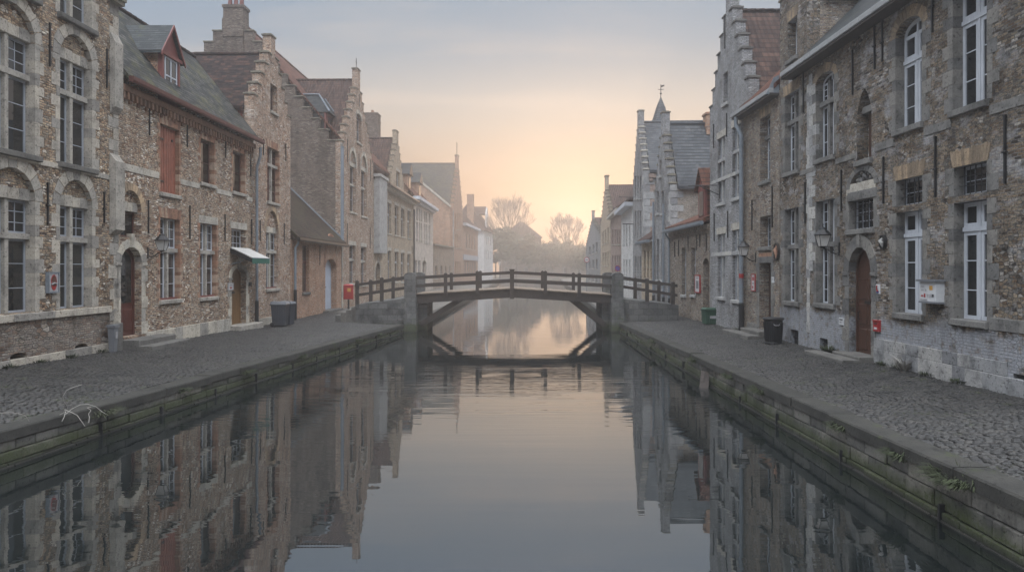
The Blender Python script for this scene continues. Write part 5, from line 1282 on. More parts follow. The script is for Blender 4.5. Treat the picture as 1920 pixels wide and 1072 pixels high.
for y in (YB, YB2):
    def rail(x0, z0, x1, z1, h=.15, t=.09, y=y):
        return T.part(MB().hexa([(x0, y - t / 2, z0 - h), (x1, y - t / 2, z1 - h), (x1, y + t / 2, z1 - h), (x0, y + t / 2, z0 - h)], [(x0, y - t / 2, z0), (x1, y - t / 2, z1), (x1, y + t / 2, z1), (x0, y + t / 2, z0)]), 'rail', 'bridgewood')
    for a, za, b, zb_ in ((780, 518, 957, 508.5), (963, 508.5, 1147, 517.5), (780, 538 - 4.5, 957, 524.5), (963, 524.5, 1147, 533.5), (666, 532, 760, 517.5), (666, 551, 760, 537), (1168, 518, 1270, 533), (1168, 534.5, 1270, 551)):
        rail(bx(a), bz(za), bx(b), bz(zb_))
    for px, pt, pb in ((835.5, 513, 554), (895, 509, 551), (1022.5, 509, 551), (1086, 513, 556), (670, 527, 577), (716, 521, 566), (1213, 523, 572), (1261.5, 529, 580)):
        x = bx(px); mb = MB().box(x - .085, x + .085, y - .13, y + .09, bz(pb), bz(pt)).add([(x - .085, y - .13, bz(pt)), (x + .085, y - .13, bz(pt)), (x + .085, y + .09, bz(pt)), (x - .085, y + .09, bz(pt)), (x, y - .02, bz(pt) + .05)], [(0, 1, 4), (1, 2, 4), (2, 3, 4), (3, 0, 4)])
        T.part(mb, 'post', 'bridgewood')
    x = bx(960); T.part(MB().box(x - .11, x + .11, y - .16, y + .1, bz(560), bz(505)).box(x - .14, x + .14, y - .19, y + .13, bz(506.5), bz(504.5)), 'post', 'bridgewood')
    # braces
    for x0, z0, x1, z1 in ((bx(787), bz(609), bx(858), bz(564)), (bx(1137), bz(611), bx(1078), bz(564))):
        yy = y + (.3 if y == YB else -.4); d = Vector((x1 - x0, 0, z1 - z0)).normalized(); nn = Vector((-d.z, 0, d.x)) * .14
        q = [(x0 - nn.x, z0 - nn.z), (x1 - nn.x, z1 - nn.z), (x1 + nn.x, z1 + nn.z), (x0 + nn.x, z0 + nn.z)]
        T.part(MB().prism(q, yy, yy + .24), 'brace', 'bridgewood')
    for px in (770, 1157):                                          # stone piers with rounded heads
        x = bx(px); w0 = .29; z1 = bz(516)
        mb = MB().add([(x - .36, y - .42, -.5), (x + .36, y - .42, -.5), (x + .36, y + .42, -.5), (x - .36, y + .42, -.5), (x - w0, y - .32, bz(560)), (x + w0, y - .32, bz(560)), (x + w0, y + .32, bz(560)), (x - w0, y + .32, bz(560))], [(0, 1, 5, 4), (1, 2, 6, 5), (2, 3, 7, 6), (3, 0, 4, 7)])
        mb.box(x - w0, x + w0, y - .32, y + .32, bz(560), z1)
        arc = [(x - w0, z1)] + [(x - w0 * math.cos(math.pi * k / 8), z1 + .14 * math.sin(math.pi * k / 8)) for k in range(1, 8)] + [(x + w0, z1)]
        mb.prism(arc[::-1], y - .32, y + .32)
        T.part(mb, 'stone_pier', 'pierstone')
# ramps: solid stone flanks with paved tops
T.part(MB().prism([(bx(668), .2), (bx(782), -.5), (bx(782), bz(556.5)), (bx(668), bz(571))], YB - .18, YB2 + .18), 'ramp_wall', 'pierstone')
T.part(MB().prism([(bx(1145), -.5), (bx(1271), .2), (bx(1271), bz(571.5)), (bx(1145), bz(557.5))], YB - .18, YB2 + .18), 'ramp_wall', 'pierstone')
T.part(MB().box(bx(782), bx(799), YB + .5, YB2 - .5, -.5, bz(569)), 'abutment', 'pierstone'); T.part(MB().box(bx(1131), bx(1145), YB + .5, YB2 - .5, -.5, bz(569)), 'abutment', 'pierstone')
mb = MB()
zt = bz(571)
for i in range(4): mb.bbox(bx(668) - .28 * (i + 1), bx(668) - .28 * i - .003, YB + .1, YB2, .2, zt - .14 * (i + 1), .012)
T.part(mb, 'stone_steps', 'stone_d')

# ================================================================== THINGS ON THE QUAYS
def wheelie(x, y, z, rz, label, body, lid, w=.56, d=.62, h=1.0):
    T = Thing('wheelie_bin', label, 'bin', (x, y, z), rz)
    mb = MB(); a, b = .40, .5
    mb.hexa([(-w * a, -d * a, .06), (w * a, -d * a, .06), (w * a, d * a, .06), (-w * a, d * a, .06)], [(-w * b, -d * b, h - .08), (w * b, -d * b, h - .08), (w * b, d * b, h - .08), (-w * b, d * b, h - .08)])
    n = 7
    for sgn in (-1, 1):
        for i in range(n):
            u = -.36 + .72 * i / (n - 1)
            mb.hexa([(u * w * a * 2 - .012, sgn * (d * a + .012), .12), (u * w * a * 2 + .012, sgn * (d * a + .012), .12), (u * w * a * 2 + .012, sgn * d * a, .12), (u * w * a * 2 - .012, sgn * d * a, .12)], [(u * w * b * 2 - .012, sgn * (d * b + .008), h - .16), (u * w * b * 2 + .012, sgn * (d * b + .008), h - .16), (u * w * b * 2 + .012, sgn * d * b - .01, h - .16), (u * w * b * 2 - .012, sgn * d * b - .01, h - .16)])
            mb.hexa([(sgn * (w * a + .012), u * d * a * 2 - .012, .12), (sgn * (w * a + .012), u * d * a * 2 + .012, .12), (sgn * w * a, u * d * a * 2 + .012, .12), (sgn * w * a, u * d * a * 2 - .012, .12)], [(sgn * (w * b + .008), u * d * b * 2 - .012, h - .16), (sgn * (w * b + .008), u * d * b * 2 + .012, h - .16), (sgn * w * b - .01 * sgn, u * d * b * 2 + .012, h - .16), (sgn * w * b - .01 * sgn, u * d * b * 2 - .012, h - .16)])
    mb.box(-w * b - .025, w * b + .025, -d * b - .025, d * b + .025, h - .13, h - .075)
    T.part(mb, 'body', body)
    T.part(MB().hexa([(-w * .53, -d * .55, h - .073), (w * .53, -d * .55, h - .073), (w * .53, d * .55, h - .073), (-w * .53, d * .55, h - .073)], [(-w * .47, -d * .48, h + .02), (w * .47, -d * .48, h + .02), (w * .47, d * .5, h + .05), (-w * .47, d * .5, h + .05)]), 'lid', lid)
    for sx in (-1, 1):
        T.part(MB().tube([(sx * w * .36, d * .42, .1), (sx * w * .46, d * .42, .1)], .1, 14), 'wheel', 'iron')
    T.part(MB().tube([(-w * .4, d * .56, h - .06), (w * .4, d * .56, h - .06)], .02, 8), 'handle', lid)
def on_left(px, off, dY=0): 
    Y = LL.Y(px) + dY; return LL.X0 + LL.k * Y + off, Y
def quayz(x, Y, side):
    if side < 0: t = (x - fx_l(Y)) / (left_edge(Y) - fx_l(Y)); return zl(Y) + (zlc(Y) - zl(Y)) * t
    t = (x - right_edge(Y)) / (fx_r(Y) - right_edge(Y)); return zrc(Y) + (zr(Y) - zrc(Y)) * t
def at_px(px, Y): return (px - CX) * Y / F
Y = 34.6; x = at_px(525, Y); wheelie(x, Y, quayz(x, Y, -1), R(92), 'grey wheelie bin with pale lid edge, standing on the water side of its neighbour', 'bingrey', 'bingreyl', .62, .7, 1.12)
Y = 35.4; x = at_px(539.5, Y); wheelie(x, Y, quayz(x, Y, -1), R(80), 'grey wheelie bin half hidden behind another near the drainpipe', 'bingrey', 'bingreyl', .5, .56, 1.12)
# dark slatted litter bin
Y = 25.0; x = at_px(1450, Y); z = quayz(x, Y, 1)
T = Thing('litter_bin', 'black ribbed litter bin with wide rim by the dark doorway', 'bin', (x, Y, z))
mb = MB(); w2, d2, h = .27, .27, .84
mb.lathe([(.25, .02), (.27, .06), (.305, .70), (.305, .78)], (0, 0), 24)
for k in range(24):
    t = 2 * math.pi * k / 24; c, s_ = math.cos(t), math.sin(t); mb.tube([(.265 * c, .265 * s_, .07), (.312 * c, .312 * s_, .70)], .014, 5)
T.part(mb, 'body', 'binblack'); T.part(MB().lathe([(.30, .775), (.35, .80), (.355, .84), (.32, .865), (.2, .88)], (0, 0), 24), 'lid', 'binblack')
T.part(MB().tube([(-.1, -.312, .66), (-.06, -.345, .62), (.06, -.345, .62), (.1, -.312, .66)], .012, 6), 'handle', 'paper'); T.part(MB().lathe([(.28, 0), (.29, .03), (.27, .05)], (0, 0), 20), 'foot_ring', 'iron')
# green bin
Y = 34.2; x = at_px(1333, Y); z = quayz(x, Y, 1)
wh = (.72, .62, .80)
T = Thing('green_bin', 'squat green bin against the greywashed gable house', 'bin', (x, Y, z), R(4))
mb = MB().hexa([(-.32, -.28, .04), (.32, -.28, .04), (.32, .28, .04), (-.32, .28, .04)], [(-.36, -.31, .66), (.36, -.31, .66), (.36, .31, .66), (-.36, .31, .66)])
for i in range(6): mb.box(-.29 + i * .11, -.27 + i * .11, -.318, -.27, .1, .6)
T.part(mb, 'body', 'bingreen'); T.part(MB().box(-.39, .39, -.35, .35, .665, .72).add([(-.38, -.34, .72), (.38, -.34, .72), (.38, .34, .72), (-.38, .34, .72), (-.3, -.26, .78), (.3, -.26, .78), (.3, .26, .78), (-.3, .26, .78)], [(0, 1, 5, 4), (1, 2, 6, 5), (2, 3, 7, 6), (3, 0, 4, 7), (4, 5, 6, 7)]), 'lid', 'bingreen')
T.part(MB().box(-.15, .15, -.325, -.317, .3, .42), 'plate', 'paper')

def lantern(H, px, py, label, h=.95, reach=.62, flip=1):
    """bracketed street lantern: mount at the wall, glass hangs out over the quay"""
    T = Mounted(H, px, py, 'wall_lantern', label, 'lantern'); y = -reach; T.o.scale = (.78, .78, .78)
    br = MB().box(-.05, .05, -.03, .02, -.26, .22)
    br.tube([(0, 0, -.12), (0, -.12, -.20), (0, -.3, -.14), (0, -.45, -.02), (0, y, .02)], .022, 8)
    br.tube([(0, 0, .06), (0, -.14, .10), (0, -.26, .02), (0, -.2, -.08), (0, -.12, -.04), (0, -.15, .02)], .014, 6)
    br.tube([(0, -.3, -.13), (0, -.38, -.2), (0, -.46, -.14), (0, -.42, -.08)], .012, 6)
    T.part(br, 'bracket', 'iron')
    n = 4; rot = math.pi / 4
    fr = MB().lathe([(.05, .02), (.10, .05), (.12, .07), (.10, .08)], (0, y), 12)
    z0, z1 = .08, .50; a, b = .115, .21
    for k in range(4):
        t = rot + k * math.pi / 2; c, s_ = math.cos(t) * 1.414, math.sin(t) * 1.414
        fr.tube([(a * c, y + a * s_, z0), (b * c, y + b * s_, z1)], .013, 5)
        t2 = t + math.pi / 2; c2, s2 = math.cos(t2) * 1.414, math.sin(t2) * 1.414
        fr.tube([(b * c, y + b * s_, z1), (b * c2, y + b * s2, z1)], .016, 5).tube([(a * c, y + a * s_, z0), (a * c2, y + a * s2, z0)], .013, 5)
    T.part(fr, 'lantern_frame', 'iron')
    T.part(MB().lathe([(a * 1.36, z0 + .005), (b * 1.36, z1 - .005)], (0, y), 4, rot=rot), 'lantern_glass', 'lampglass')
    T.part(MB().lathe([(b * 1.62, z1 + .01), (b * 1.30, z1 + .07), (b * .85, z1 + .17), (b * .7, z1 + .19), (b * .62, z1 + .25), (.03, z1 + .30), (.02, z1 + .34), (.035, z1 + .37), (.006, z1 + .46)], (0, y), 8, rot=rot), 'lantern_cap', 'iron')
lantern(BRICK_H, 277, 473, 'black lantern on scrolled bracket beside the red glazed door'); lantern(RUB, 1574, 466, 'black lantern on scrolled bracket beside the arched oak door', reach=.62)
lantern(BRN, 1417, 482, 'black lantern on scrolled bracket above the red framed notice', reach=.6)

def panel(H, px0, px1, py0, py1, name, label, cat, mat, depth=.05, frame=None, fw=.03, marks=()):
    pc = (px0 + px1) / 2; T = Mounted(H, pc, py1, name, label, cat)
    w = abs(H.x(px1) - H.x(px0)) / 2; h = H.z(pc, py0) - H.z(pc, py1)
    T.part(MB().bbox(-w, w, -depth, -.002, 0, h, .005), 'panel', mat)
    if frame: T.part(MB().box(-w - fw, -w, -depth - .015, -.002, -fw, h + fw).box(w, w + fw, -depth - .015, -.002, -fw, h + fw).box(-w, w, -depth - .015, -.002, -fw, 0).box(-w, w, -depth - .015, -.002, h, h + fw), 'frame', frame)
    for i, (a, b, c, d, m, nm) in enumerate(marks): T.part(MB().box(-w + 2 * w * a, -w + 2 * w * b, -depth - .004 - .001 * i, -depth - .0005, h * c, h * d), nm, m)
    T.w, T.h, T.d = w, h, depth
    return T
# glazed notice case on the stone house: an oval red and brown emblem on white
T = panel(STONE_H, 86.5, 104, 512, 547, 'notice_case', 'small framed display case with a red and brown oval print between the stone windows', 'display case', 'paper', .08, 'zinc', .03)
w, h = T.w, T.h
T.part(MB().disc((0, h / 2), h * .42, -.088, -.0805, 28, sx=w * .62 / (h * .42)), 'print', 'signred')
T.part(MB().disc((.0, h * .58), h * .28, -.094, -.0885, 24, sx=w * .5 / (h * .28)), 'print_shade', 'redwood')
T.part(MB().tube([(-w * .6, -.098, h * .40), (0, -.1, h * .48), (w * .6, -.098, h * .42)], .02, 6), 'print_band', 'paper')
panel(BRICK_H, 427, 436, 531, 543, 'house_sign', 'small pale house sign beside the ochre door', 'sign', 'signwhite', .03, 'paper', .02, [(.3, .7, .15, .45, 'signred', 'mark'), (.25, .75, .6, .8, 'paper', 'mark')])
panel(BRICK_H, 465.5, 470, 529, 536, 'door_bell_box', 'little black box on the wall by the drainpipe', 'bell box', 'iron', .06)
panel(BRN, 1410.5, 1416.5, 515, 544, 'notice_board', 'narrow red framed notice on the brown brick wall under the lantern', 'notice', 'signwhite', .03, 'signred', .03, [(.2, .8, .62, .86, 'signred', 'mark'), (.2, .8, .38, .5, 'paper', 'mark'), (.2, .6, .12, .28, 'signred', 'mark')])
panel(BRN, 1448, 1452.5, 519, 530, 'door_plate', 'small white plate beside the dark doorway above the litter bin', 'plate', 'signwhite', .03, None, 0, [(.25, .75, .5, .75, 'paper', 'mark')])
T = panel(RUB, 1643.5, 1651, 533, 551, 'phone_sign', 'white sign with a red telephone handset beside the oak door', 'sign', 'signwhite', .02)
T.part(MB().tube([(-.02, -.03, T.h * .86), (-.05, -.03, T.h * .68), (-.045, -.03, T.h * .45), (.03, -.03, T.h * .28)], [.022, .013, .013, .022], 8), 'handset_mark', 'signred'); T.part(MB().box(-.06, .06, -.024, -.0205, .03, .06), 'mark', 'signblue')
T = panel(RUB, 1642.5, 1652, 602, 621, 'red_letter_box', 'small red letter box on the limewashed wall', 'letter box', 'signred', .08)
T.part(MB().box(-T.w - .01, T.w + .01, -.10, -.0, T.h + .002, T.h + .03), 'lid', 'signred'); T.part(MB().box(-.08, .08, -.087, -.0805, T.h * .72, T.h * .8), 'slot', 'iron'); T.part(MB().box(-.07, .07, -.085, -.0805, T.h * .2, T.h * .4), 'plate', 'signwhite')
panel(RUB, 1574.5, 1583, 596, 609, 'white_letter_plate', 'white letter plate on the wall between the oak door and the stone cross window', 'letter plate', 'signwhite', .03, None, 0, [(.15, .85, .7, .85, 'iron', 'mark'), (.2, .6, .3, .5, 'paper', 'mark')])
T = panel(RUB, 1740, 1771, 528, 565, 'mail_cabinet', 'large pale notice cabinet covered in faded stickers between white windows', 'cabinet', 'signwhite', .20, None, 0,
          [(.62, .82, .58, .80, 'orange', 'mark'), (.12, .28, .52, .62, 'paper', 'mark'), (.34, .44, .52, .64, 'paper', 'mark'), (.12, .24, .24, .32, 'signred', 'mark'), (.3, .38, .2, .40, 'signred', 'mark'), (.48, .56, .22, .38, 'paper', 'mark'), (.6, .66, .22, .36, 'paper', 'mark'), (.7, .78, .24, .40, 'paper', 'mark'), (.82, .88, .24, .38, 'iron', 'mark'), (.12, .3, .72, .78, 'paper', 'mark'), (.1, .5, .08, .12, 'paper', 'mark')])
T.part(MB().prism([(-T.w - .05, T.h + .002), (T.w + .05, T.h + .002), (T.w + .05, T.h + .05), (-T.w - .05, T.h + .05)], -.26, -.002), 'lid', 'bingreyl'); T.part(MB().box(-T.w - .02, T.w + .02, -.21, -.01, -.04, -.002), 'base_rail', 'bingreyl')
def oval(H, px, py0, py1, label, mat, rim, name='wall_plaque', sx=.72, glyph=True):
    T = Mounted(H, px, (py0 + py1) / 2, name, label, 'plaque'); r = (H.z(px, py0) - H.z(px, py1)) / 2
    T.part(MB().disc((0, 0), r * .82, -.05, -.003, 28, sx=sx), 'plaque_face', mat)
    T.part(MB().ring((0, 0), r * .82 * sx, r * sx, -.09, -.003, 0, 2 * math.pi, 28, 0, 1 / sx), 'plaque_rim', rim)
    if glyph:
        g = MB(); g.smooth = True
        g.tube([(-.02, -.06, -r * .45), (.04, -.09, -r * .1), (-.05, -.1, r * .2), (.02, -.07, r * .45)], [.03, .06, .05, .03], 8)
        T.part(g, 'relief_figure', mat)
    return T
oval(BRN, 1458.5, 455, 488, 'oval terracotta relief plaque with dark rim above the litter bin', 'terra', 'bridgewood')
oval(RUB, 1659, 440, 468, 'oval stone ring plaque above the red telephone sign', 'stone_b', 'iron', sx=.72)
LOW = [o for o in COL.objects if o.name == 'low_red_dormer_house'][0]
class _H: pass
HL = House.__new__(House); HL.line = RL; HL.pa, HL.pb = 1256.5, 1330.5; HL.o = LOW; HL.Ya = RL.Y(1256.5); HL.q = math.sqrt(1 + RL.k ** 2); HL.zb = zr(38)
panel(HL, 1305.5, 1313.5, 517, 547, 'notice_board', 'tall red framed notice board on the low house with red dormer', 'notice', 'signwhite', .06, 'signred', .05, [(.2, .8, .8, .92, 'paper', 'mark'), (.2, .8, .2, .7, 'bingreyl', 'mark')])
# awning over the ochre door
pc = 446; T = Mounted(BRICK_H, pc, 492, 'awning', 'cream canvas awning with scalloped green valance over the ochre door', 'awning')
x0, x1 = BRICK_H.x(431) - BRICK_H.x(pc), BRICK_H.x(466) - BRICK_H.x(pc); D = .95; zt, zf = .62, .18
T.part(MB().hexa([(x0, -.02, zt), (x1, -.02, zt), (x1, -D, zf), (x0, -D, zf)], [(x0, -.02, zt + .03), (x1, -.02, zt + .03), (x1, -D, zf + .03), (x0, -D, zf + .03)]), 'canopy', 'awn')
mb = MB(); n = 9
for i in range(n):
    a, b = x0 + (x1 - x0) * i / n, x0 + (x1 - x0) * (i + 1) / n
    mb.prism([(a, zf), (b, zf), (b, zf - .2), ((a + b) / 2, zf - .25), (a, zf - .2)], -D - .012, -D)
T.part(mb, 'valance', 'awngreen')
T.part(MB().prism([(-.03, zt - .02), (-.03, zt - .22), (-D, zf - .2), (-D, zf - .02)], x0 - .012, x0, 'x').prism([(-.03, zt - .02), (-.03, zt - .22), (-D, zf - .2), (-D, zf - .02)], x1, x1 + .012, 'x'), 'side_flap', 'iron')  # canvas sides coloured near-black to paint in the awning's shadow
T.part(MB().tube([(x0 + .05, 0, -.1), (x0 + .05, -D + .02, zf)], .015, 6).tube([(x1 - .05, 0, -.1), (x1 - .05, -D + .02, zf)], .015, 6).tube([(x0, -D, zf), (x1, -D, zf)], .02, 6), 'awning_frame', 'zinc')
# notes inside the window panes
panel(BRICK_H, 377, 381.5, 506, 519, 'window_note', 'green and white paper note stuck in the lower window', 'note', 'signwhite', .01, None, 0, [(.2, .8, .3, .7, 'bingreen', 'mark')]).o.location.x -= .25
# red post box by the bridge steps
Y = 47.0; x = at_px(653.5, Y)
T = Thing('red_post_box', 'red wall box on a post beside the bridge steps', 'post box', (x, Y, quayz(x, Y, -1) + .0), R(8))
z0, z1 = EYE - (561 - HY) * Y / F - T.o.location.z, EYE - (535 - HY) * Y / F - T.o.location.z
T.part(MB().bbox(-.30, .30, -.2, .2, z0, z1, .03).add([(-.32, -.22, z1), (.32, -.22, z1), (.32, .22, z1), (-.32, .22, z1), (-.2, -.1, z1 + .08), (.2, -.1, z1 + .08), (.2, .1, z1 + .08), (-.2, .1, z1 + .08)], [(0, 1, 5, 4), (1, 2, 6, 5), (2, 3, 7, 6), (3, 0, 4, 7), (4, 5, 6, 7)]), 'box', 'signred')
T.part(MB().box(-.05, .15, -.215, -.203, z1 - .4, z1 - .17), 'label_plate', 'orange'); T.part(MB().tube([(0, 0, 0), (0, 0, z0)], .06, 10), 'post', 'iron')
# utility post against the stone house
Y = LL.Y(196); x = LL.X0 + LL.k * Y + .28
T = Thing('utility_post', 'short pale plastic service post against the stone house buttress', 'post', (x, Y - .05, quayz(x, Y, -1)))
T.part(MB().hexa([(-.07, -.09, 0), (.07, -.09, 0), (.07, .09, 0), (-.07, .09, 0)], [(-.1, -.12, .72), (.1, -.12, .72), (.1, .12, .72), (-.1, .12, .72)]), 'post', 'bingreyl'); T.part(MB().box(-.12, .12, -.14, .14, .721, .80), 'cap', 'bingreyl'); T.part(MB().box(.101, .11, -.05, .05, .4, .6), 'plate', 'paper')

def road_sign(px, py, Y, r, label, kind):
    x = at_px(px, Y); z = quayz(x, Y, 1) if px > CX else .5; h = EYE - (py - HY) * Y / F - z
    T = Thing('road_sign', label, 'road sign', (x, Y, z))
    T.part(MB().tube([(0, .05, 0), (0, .05, h + r)], .035, 8), 'pole', 'zinc')
    T.part(MB().disc((0, h), r, -.02, .015, 28), 'sign_plate', 'signred')
    T.part(MB().disc((0, h), r * .74, -.026, -.0205, 28), 'sign_face', 'signwhite' if kind == 'w' else 'signblue')
    if kind == 'w':
        T.part(MB().box(-r * .45, r * .45, -.032, -.0265, h - r * .1, h + r * .08).disc((-r * .3, h - r * .12), r * .13, -.033, -.0265, 10).disc((r * .3, h - r * .12), r * .13, -.033, -.0265, 10), 'symbol', 'iron')
    else:
        T.part(MB().prism([(-r * .55, h - r * .42), (-r * .42, h - r * .55), (r * .55, h + r * .42), (r * .42, h + r * .55)], -.032, -.0265), 'symbol', 'signred')
road_sign(1100, 487, 80, .30, 'round white road sign with red border and dark symbol on a grey pole', 'w')
road_sign(1158, 503, 62, .24, 'round blue road sign with red border and diagonal bar', 'b')
def street_lamp(px, py, Y, label):
    x = at_px(px, Y); h = EYE - (py - HY) * Y / F - .5
    T = Thing('street_lamp', label, 'street lamp', (x, Y, .5))
    T.part(MB().lathe([(.16, 0), (.14, .4), (.06, .5), (.045, h - .5)], (0, 0), 10), 'pole', 'zinc')
    T.part(MB().lathe([(.1, h - .5), (.36, h + .4), (.36, h + .42)], (0, 0), 6), 'lamp_glass', 'lampglass'); T.part(MB().lathe([(.42, h + .43), (.2, h + .7), (.02, h + .85)], (0, 0), 6), 'lamp_cap', 'iron')
street_lamp(936.5, 494, 160, 'pale street lamp standing on the misty far quay')

# plank leaning in the water and a washed up twig tangle
T = Thing('driftwood_plank', 'weathered plank leaning from the water against the quay wall', 'plank', (5.36, 20.6, 0), R(-18))
T.part(MB().hexa([(-.12, -.55, -.1), (.12, -.55, -.1), (.12, -.52, -.16), (-.12, -.52, -.16)], [(-.12, .5, .36), (.12, .5, .36), (.12, .53, .30), (-.12, .53, .30)]), 'board', 'bridgewood')
T.part(MB().hexa([(-.1, -.1, .10), (-.02, -.1, .10), (-.02, -.05, .16), (-.1, -.05, .16)], [(-.1, .3, .30), (-.02, .3, .30), (-.02, .35, .36), (-.1, .35, .36)]), 'cleat', 'bridgewood')
Y = 13.5; x = left_edge(Y)
T = Thing('dry_twig_tangle', 'tangle of pale dry stems lying over the quay edge', 'twigs', (x, Y, zlc(Y) + .02))
mb = MB()
for i in range(6):
    p = Vector((random.uniform(-.3, .1), random.uniform(-.7, .7), .0)); pts = [p]; d = Vector((random.uniform(-.3, .6), random.uniform(-1, 1), random.uniform(0, .7))).normalized()
    for k in range(6):
        p = p + d * random.uniform(.1, .17); d = (d + Vector((random.gauss(.05, .35), random.gauss(0, .35), random.gauss(-.16, .25)))).normalized(); p.z = max(p.z, .01) if p.x < .0 else p.z; pts.append(p.copy())
    mb.tube(pts, .0045, 4)
T.part(mb, 'stem', 'dryweed')

# weeds: blade and leaf tufts rooted in the joints
def tuft(name, label, x, y, z, n, h, sp, hang, mat='weed', group=None):
    mb = MB()
    for i in range(n):
        a = random.uniform(0, 6.283); r = sp * random.random() ** .6
        p = Vector((r * math.cos(a) * .5, r * math.sin(a), random.uniform(-.02, .04))); L = h * random.uniform(.5, 1.1)
        d = Vector((math.cos(a) * .5 + hang * 1.0, math.sin(a) * .6, random.uniform(.5, 1.2) - abs(hang) * .5)).normalized(); s_ = d.cross(Vector((0, 0, 1))); s_ = (s_.normalized() if s_.length > .01 else Vector((1, 0, 0))) * random.uniform(.003, .009)
        q = p + d * L * .5; e = q + (d + Vector((hang * .4, 0, -.5 - abs(hang)))).normalized() * L * .5
        mb.add([p - s_, p + s_, q + s_ * 1.3, q - s_ * 1.3, e], [(0, 1, 2, 3), (3, 2, 4)])
    o = solo(name, mb, mat, label, 'weeds', None, group, (x, y, z)); return o
GL, GR = 'weeds on the quay wall by the shuttered house', 'weeds on the quay wall by the limewashed house'
for Y, s_, n, lb in ((14.6, .38, 320, 'dark leafy tuft on the mossy quay wall beside the dry twigs'), (20.6, .3, 260, 'bushy weed on the quay wall opposite the red glazed door'), (24.5, .25, 200, 'weed tuft on the quay wall opposite the shuttered loading door'),
                     (30.5, .3, 220, 'weed tuft on the quay wall opposite the green trimmed awning'), (33.5, .25, 200, 'weed tuft on the quay wall opposite the grey wheelie bins'), (17.4, .2, 120, 'small thin weed on the quay wall opposite the stone house buttress')):
    tuft('weed_tuft', lb, left_edge(Y) + .0, Y, zlc(Y) - .2, n, .26, s_, .35, 'weed' if Y > 15 else 'leaf', GL)
for Y, s_, n, lb in ((9.3, .4, 420, 'largest drooping grass tuft on the quay wall under the limewashed house'), (10.6, .25, 160, 'thin grass tuft beside the largest drooping tuft on the quay wall'), (16.5, .3, 260, 'bushy grass tuft under the quay coping just in front of the plank'),
                     (18.8, .22, 160, 'short grass tuft on the quay wall almost touching the plank'), (22.5, .3, 220, 'grass tuft on the quay wall just beyond the leaning plank'), (29, .35, 260, 'grass tuft on the quay wall opposite the greywashed gable house'), (12.5, .2, 120, 'sparse grass tuft on the quay wall opposite the oak door step')):
    tuft('weed_tuft', lb, right_edge(Y) - .0, Y, zrc(Y) - .2, n, .30, s_, -.35, 'weed', GR)
Y = RL.Y(1566); x = RL.X0 + RL.k * Y - .2; tuft('green_weed', 'bushy green weed beside the oak door step', x, Y, quayz(x, Y, 1), 260, .3, .28, -.1, 'weed')
Y = RL.Y(1703); x = RL.X0 + RL.k * Y - .12; tuft('dry_weed', 'dry brown weed against the limewashed wall', x, Y, quayz(x, Y, 1), 140, .5, .18, -.05, 'dryweed')
for px, lb in ((1385, 'low weed at the foot of the drainpipe by the greywashed gable house'), (1660, 'low weed at the wall foot just below the red letter box'), (1690, 'low weed at the wall foot beside the dry brown weed'), (1745, 'low weed at the wall foot below the mail cabinet'), (1805, 'low weed at the wall foot below the big white window')):
    Y = RL.Y(px); x = RL.X0 + RL.k * Y - .1; tuft('wall_foot_weed', lb, x, Y, quayz(x, Y, 1), 70, .12, .2, -.05, 'weed', 'weeds at the wall foot of the limewashed house')
for px, lb in ((8, 'low weed beside the brick arched cellar opening of the stone house'), (66, 'low weed between the two cellar openings of the stone house'), (125, 'low weed beside the tan arched cellar opening of the stone house'), (182, 'low weed beside the pale service post'), (303, 'low weed beside the stone steps of the red glazed door')):
    Y = LL.Y(px); x = LL.X0 + LL.k * Y + .14; tuft('wall_foot_weed', lb, x, Y, quayz(x, Y, -1), 80, .13, .22, .05, 'weed', 'weeds at the wall foot of the stone and brick houses')

# ================================================================== FAR END
def tree(x, y, z, h, wid, spread, seed, label, cr0=.38, lean=0.0):
    rd = random.Random(seed); T = Thing('bare_tree', label, 'tree', (x, y, z)); tr = MB(); cr = MB()
    def grow(p, d, L, r, lev):
        pts = [p]; rs = [r]; q = p
        n = 3 if lev < 3 else 2
        for k in range(n):
            q = q + d * L / n; d = (d + Vector((rd.gauss(0, .10), rd.gauss(0, .10), .05))).normalized(); pts.append(q); rs.append(r * (1 - .45 * (k + 1) / n))
        (tr if lev == 0 else cr).tube(pts, [max(v, .035) for v in rs], 6 if lev < 2 else 3, False)
        if lev >= 5: return
        m = (17, 4, 4, 3, 3, 3)[lev]
        for i in range(m):
            if lev == 0:
                t = .42 + .58 * (i + rd.random()) / m; b = pts[0] + (pts[-1] - pts[0]) * t; aa = i * 2.4 + rd.uniform(-.4, .4); u = (t - .42) / .58; f = 1.7 - 1.35 * u
                grow(b, Vector((math.cos(aa) * f, math.sin(aa) * f, .75)).normalized(), h * (.10 + .21 * math.sin(math.pi * (.3 + .68 * u))), r * .5 * (1.2 - .6 * t), 1); continue
            t = rd.uniform(.35, 1.0); b = pts[-1] if t > .85 else pts[-2] + (pts[-1] - pts[-2]) * t
            a = rd.uniform(0, 6.283); f = spread * rd.uniform(.45, 1.1)
            nd = (d + Vector((math.cos(a) * f, math.sin(a) * f, rd.uniform(-.15, .35)))).normalized()
            grow(b, nd, L * rd.uniform(.58, .78), r * .55, lev + 1)
    grow(Vector((0, 0, 0)), Vector((lean, 0, 1)).normalized(), h * .78, h * .022, 0)
    P = np.array(cr.v); kz = h / P[:, 2].max(); kx = wid / (np.percentile(P[:, 0], 99) - np.percentile(P[:, 0], 1))
    for m in (tr, cr): m.v = [(a * kx, b * kx, c * kz) for a, b, c in m.v]
    T.part(tr, 'trunk', 'bark'); T.part(cr, 'crown', 'bark')
tree(at_px(958, 235), 235, .4, 27.4, 14.8, .62, 5, 'large bare tree with wide crown above the misty roofs', .36)
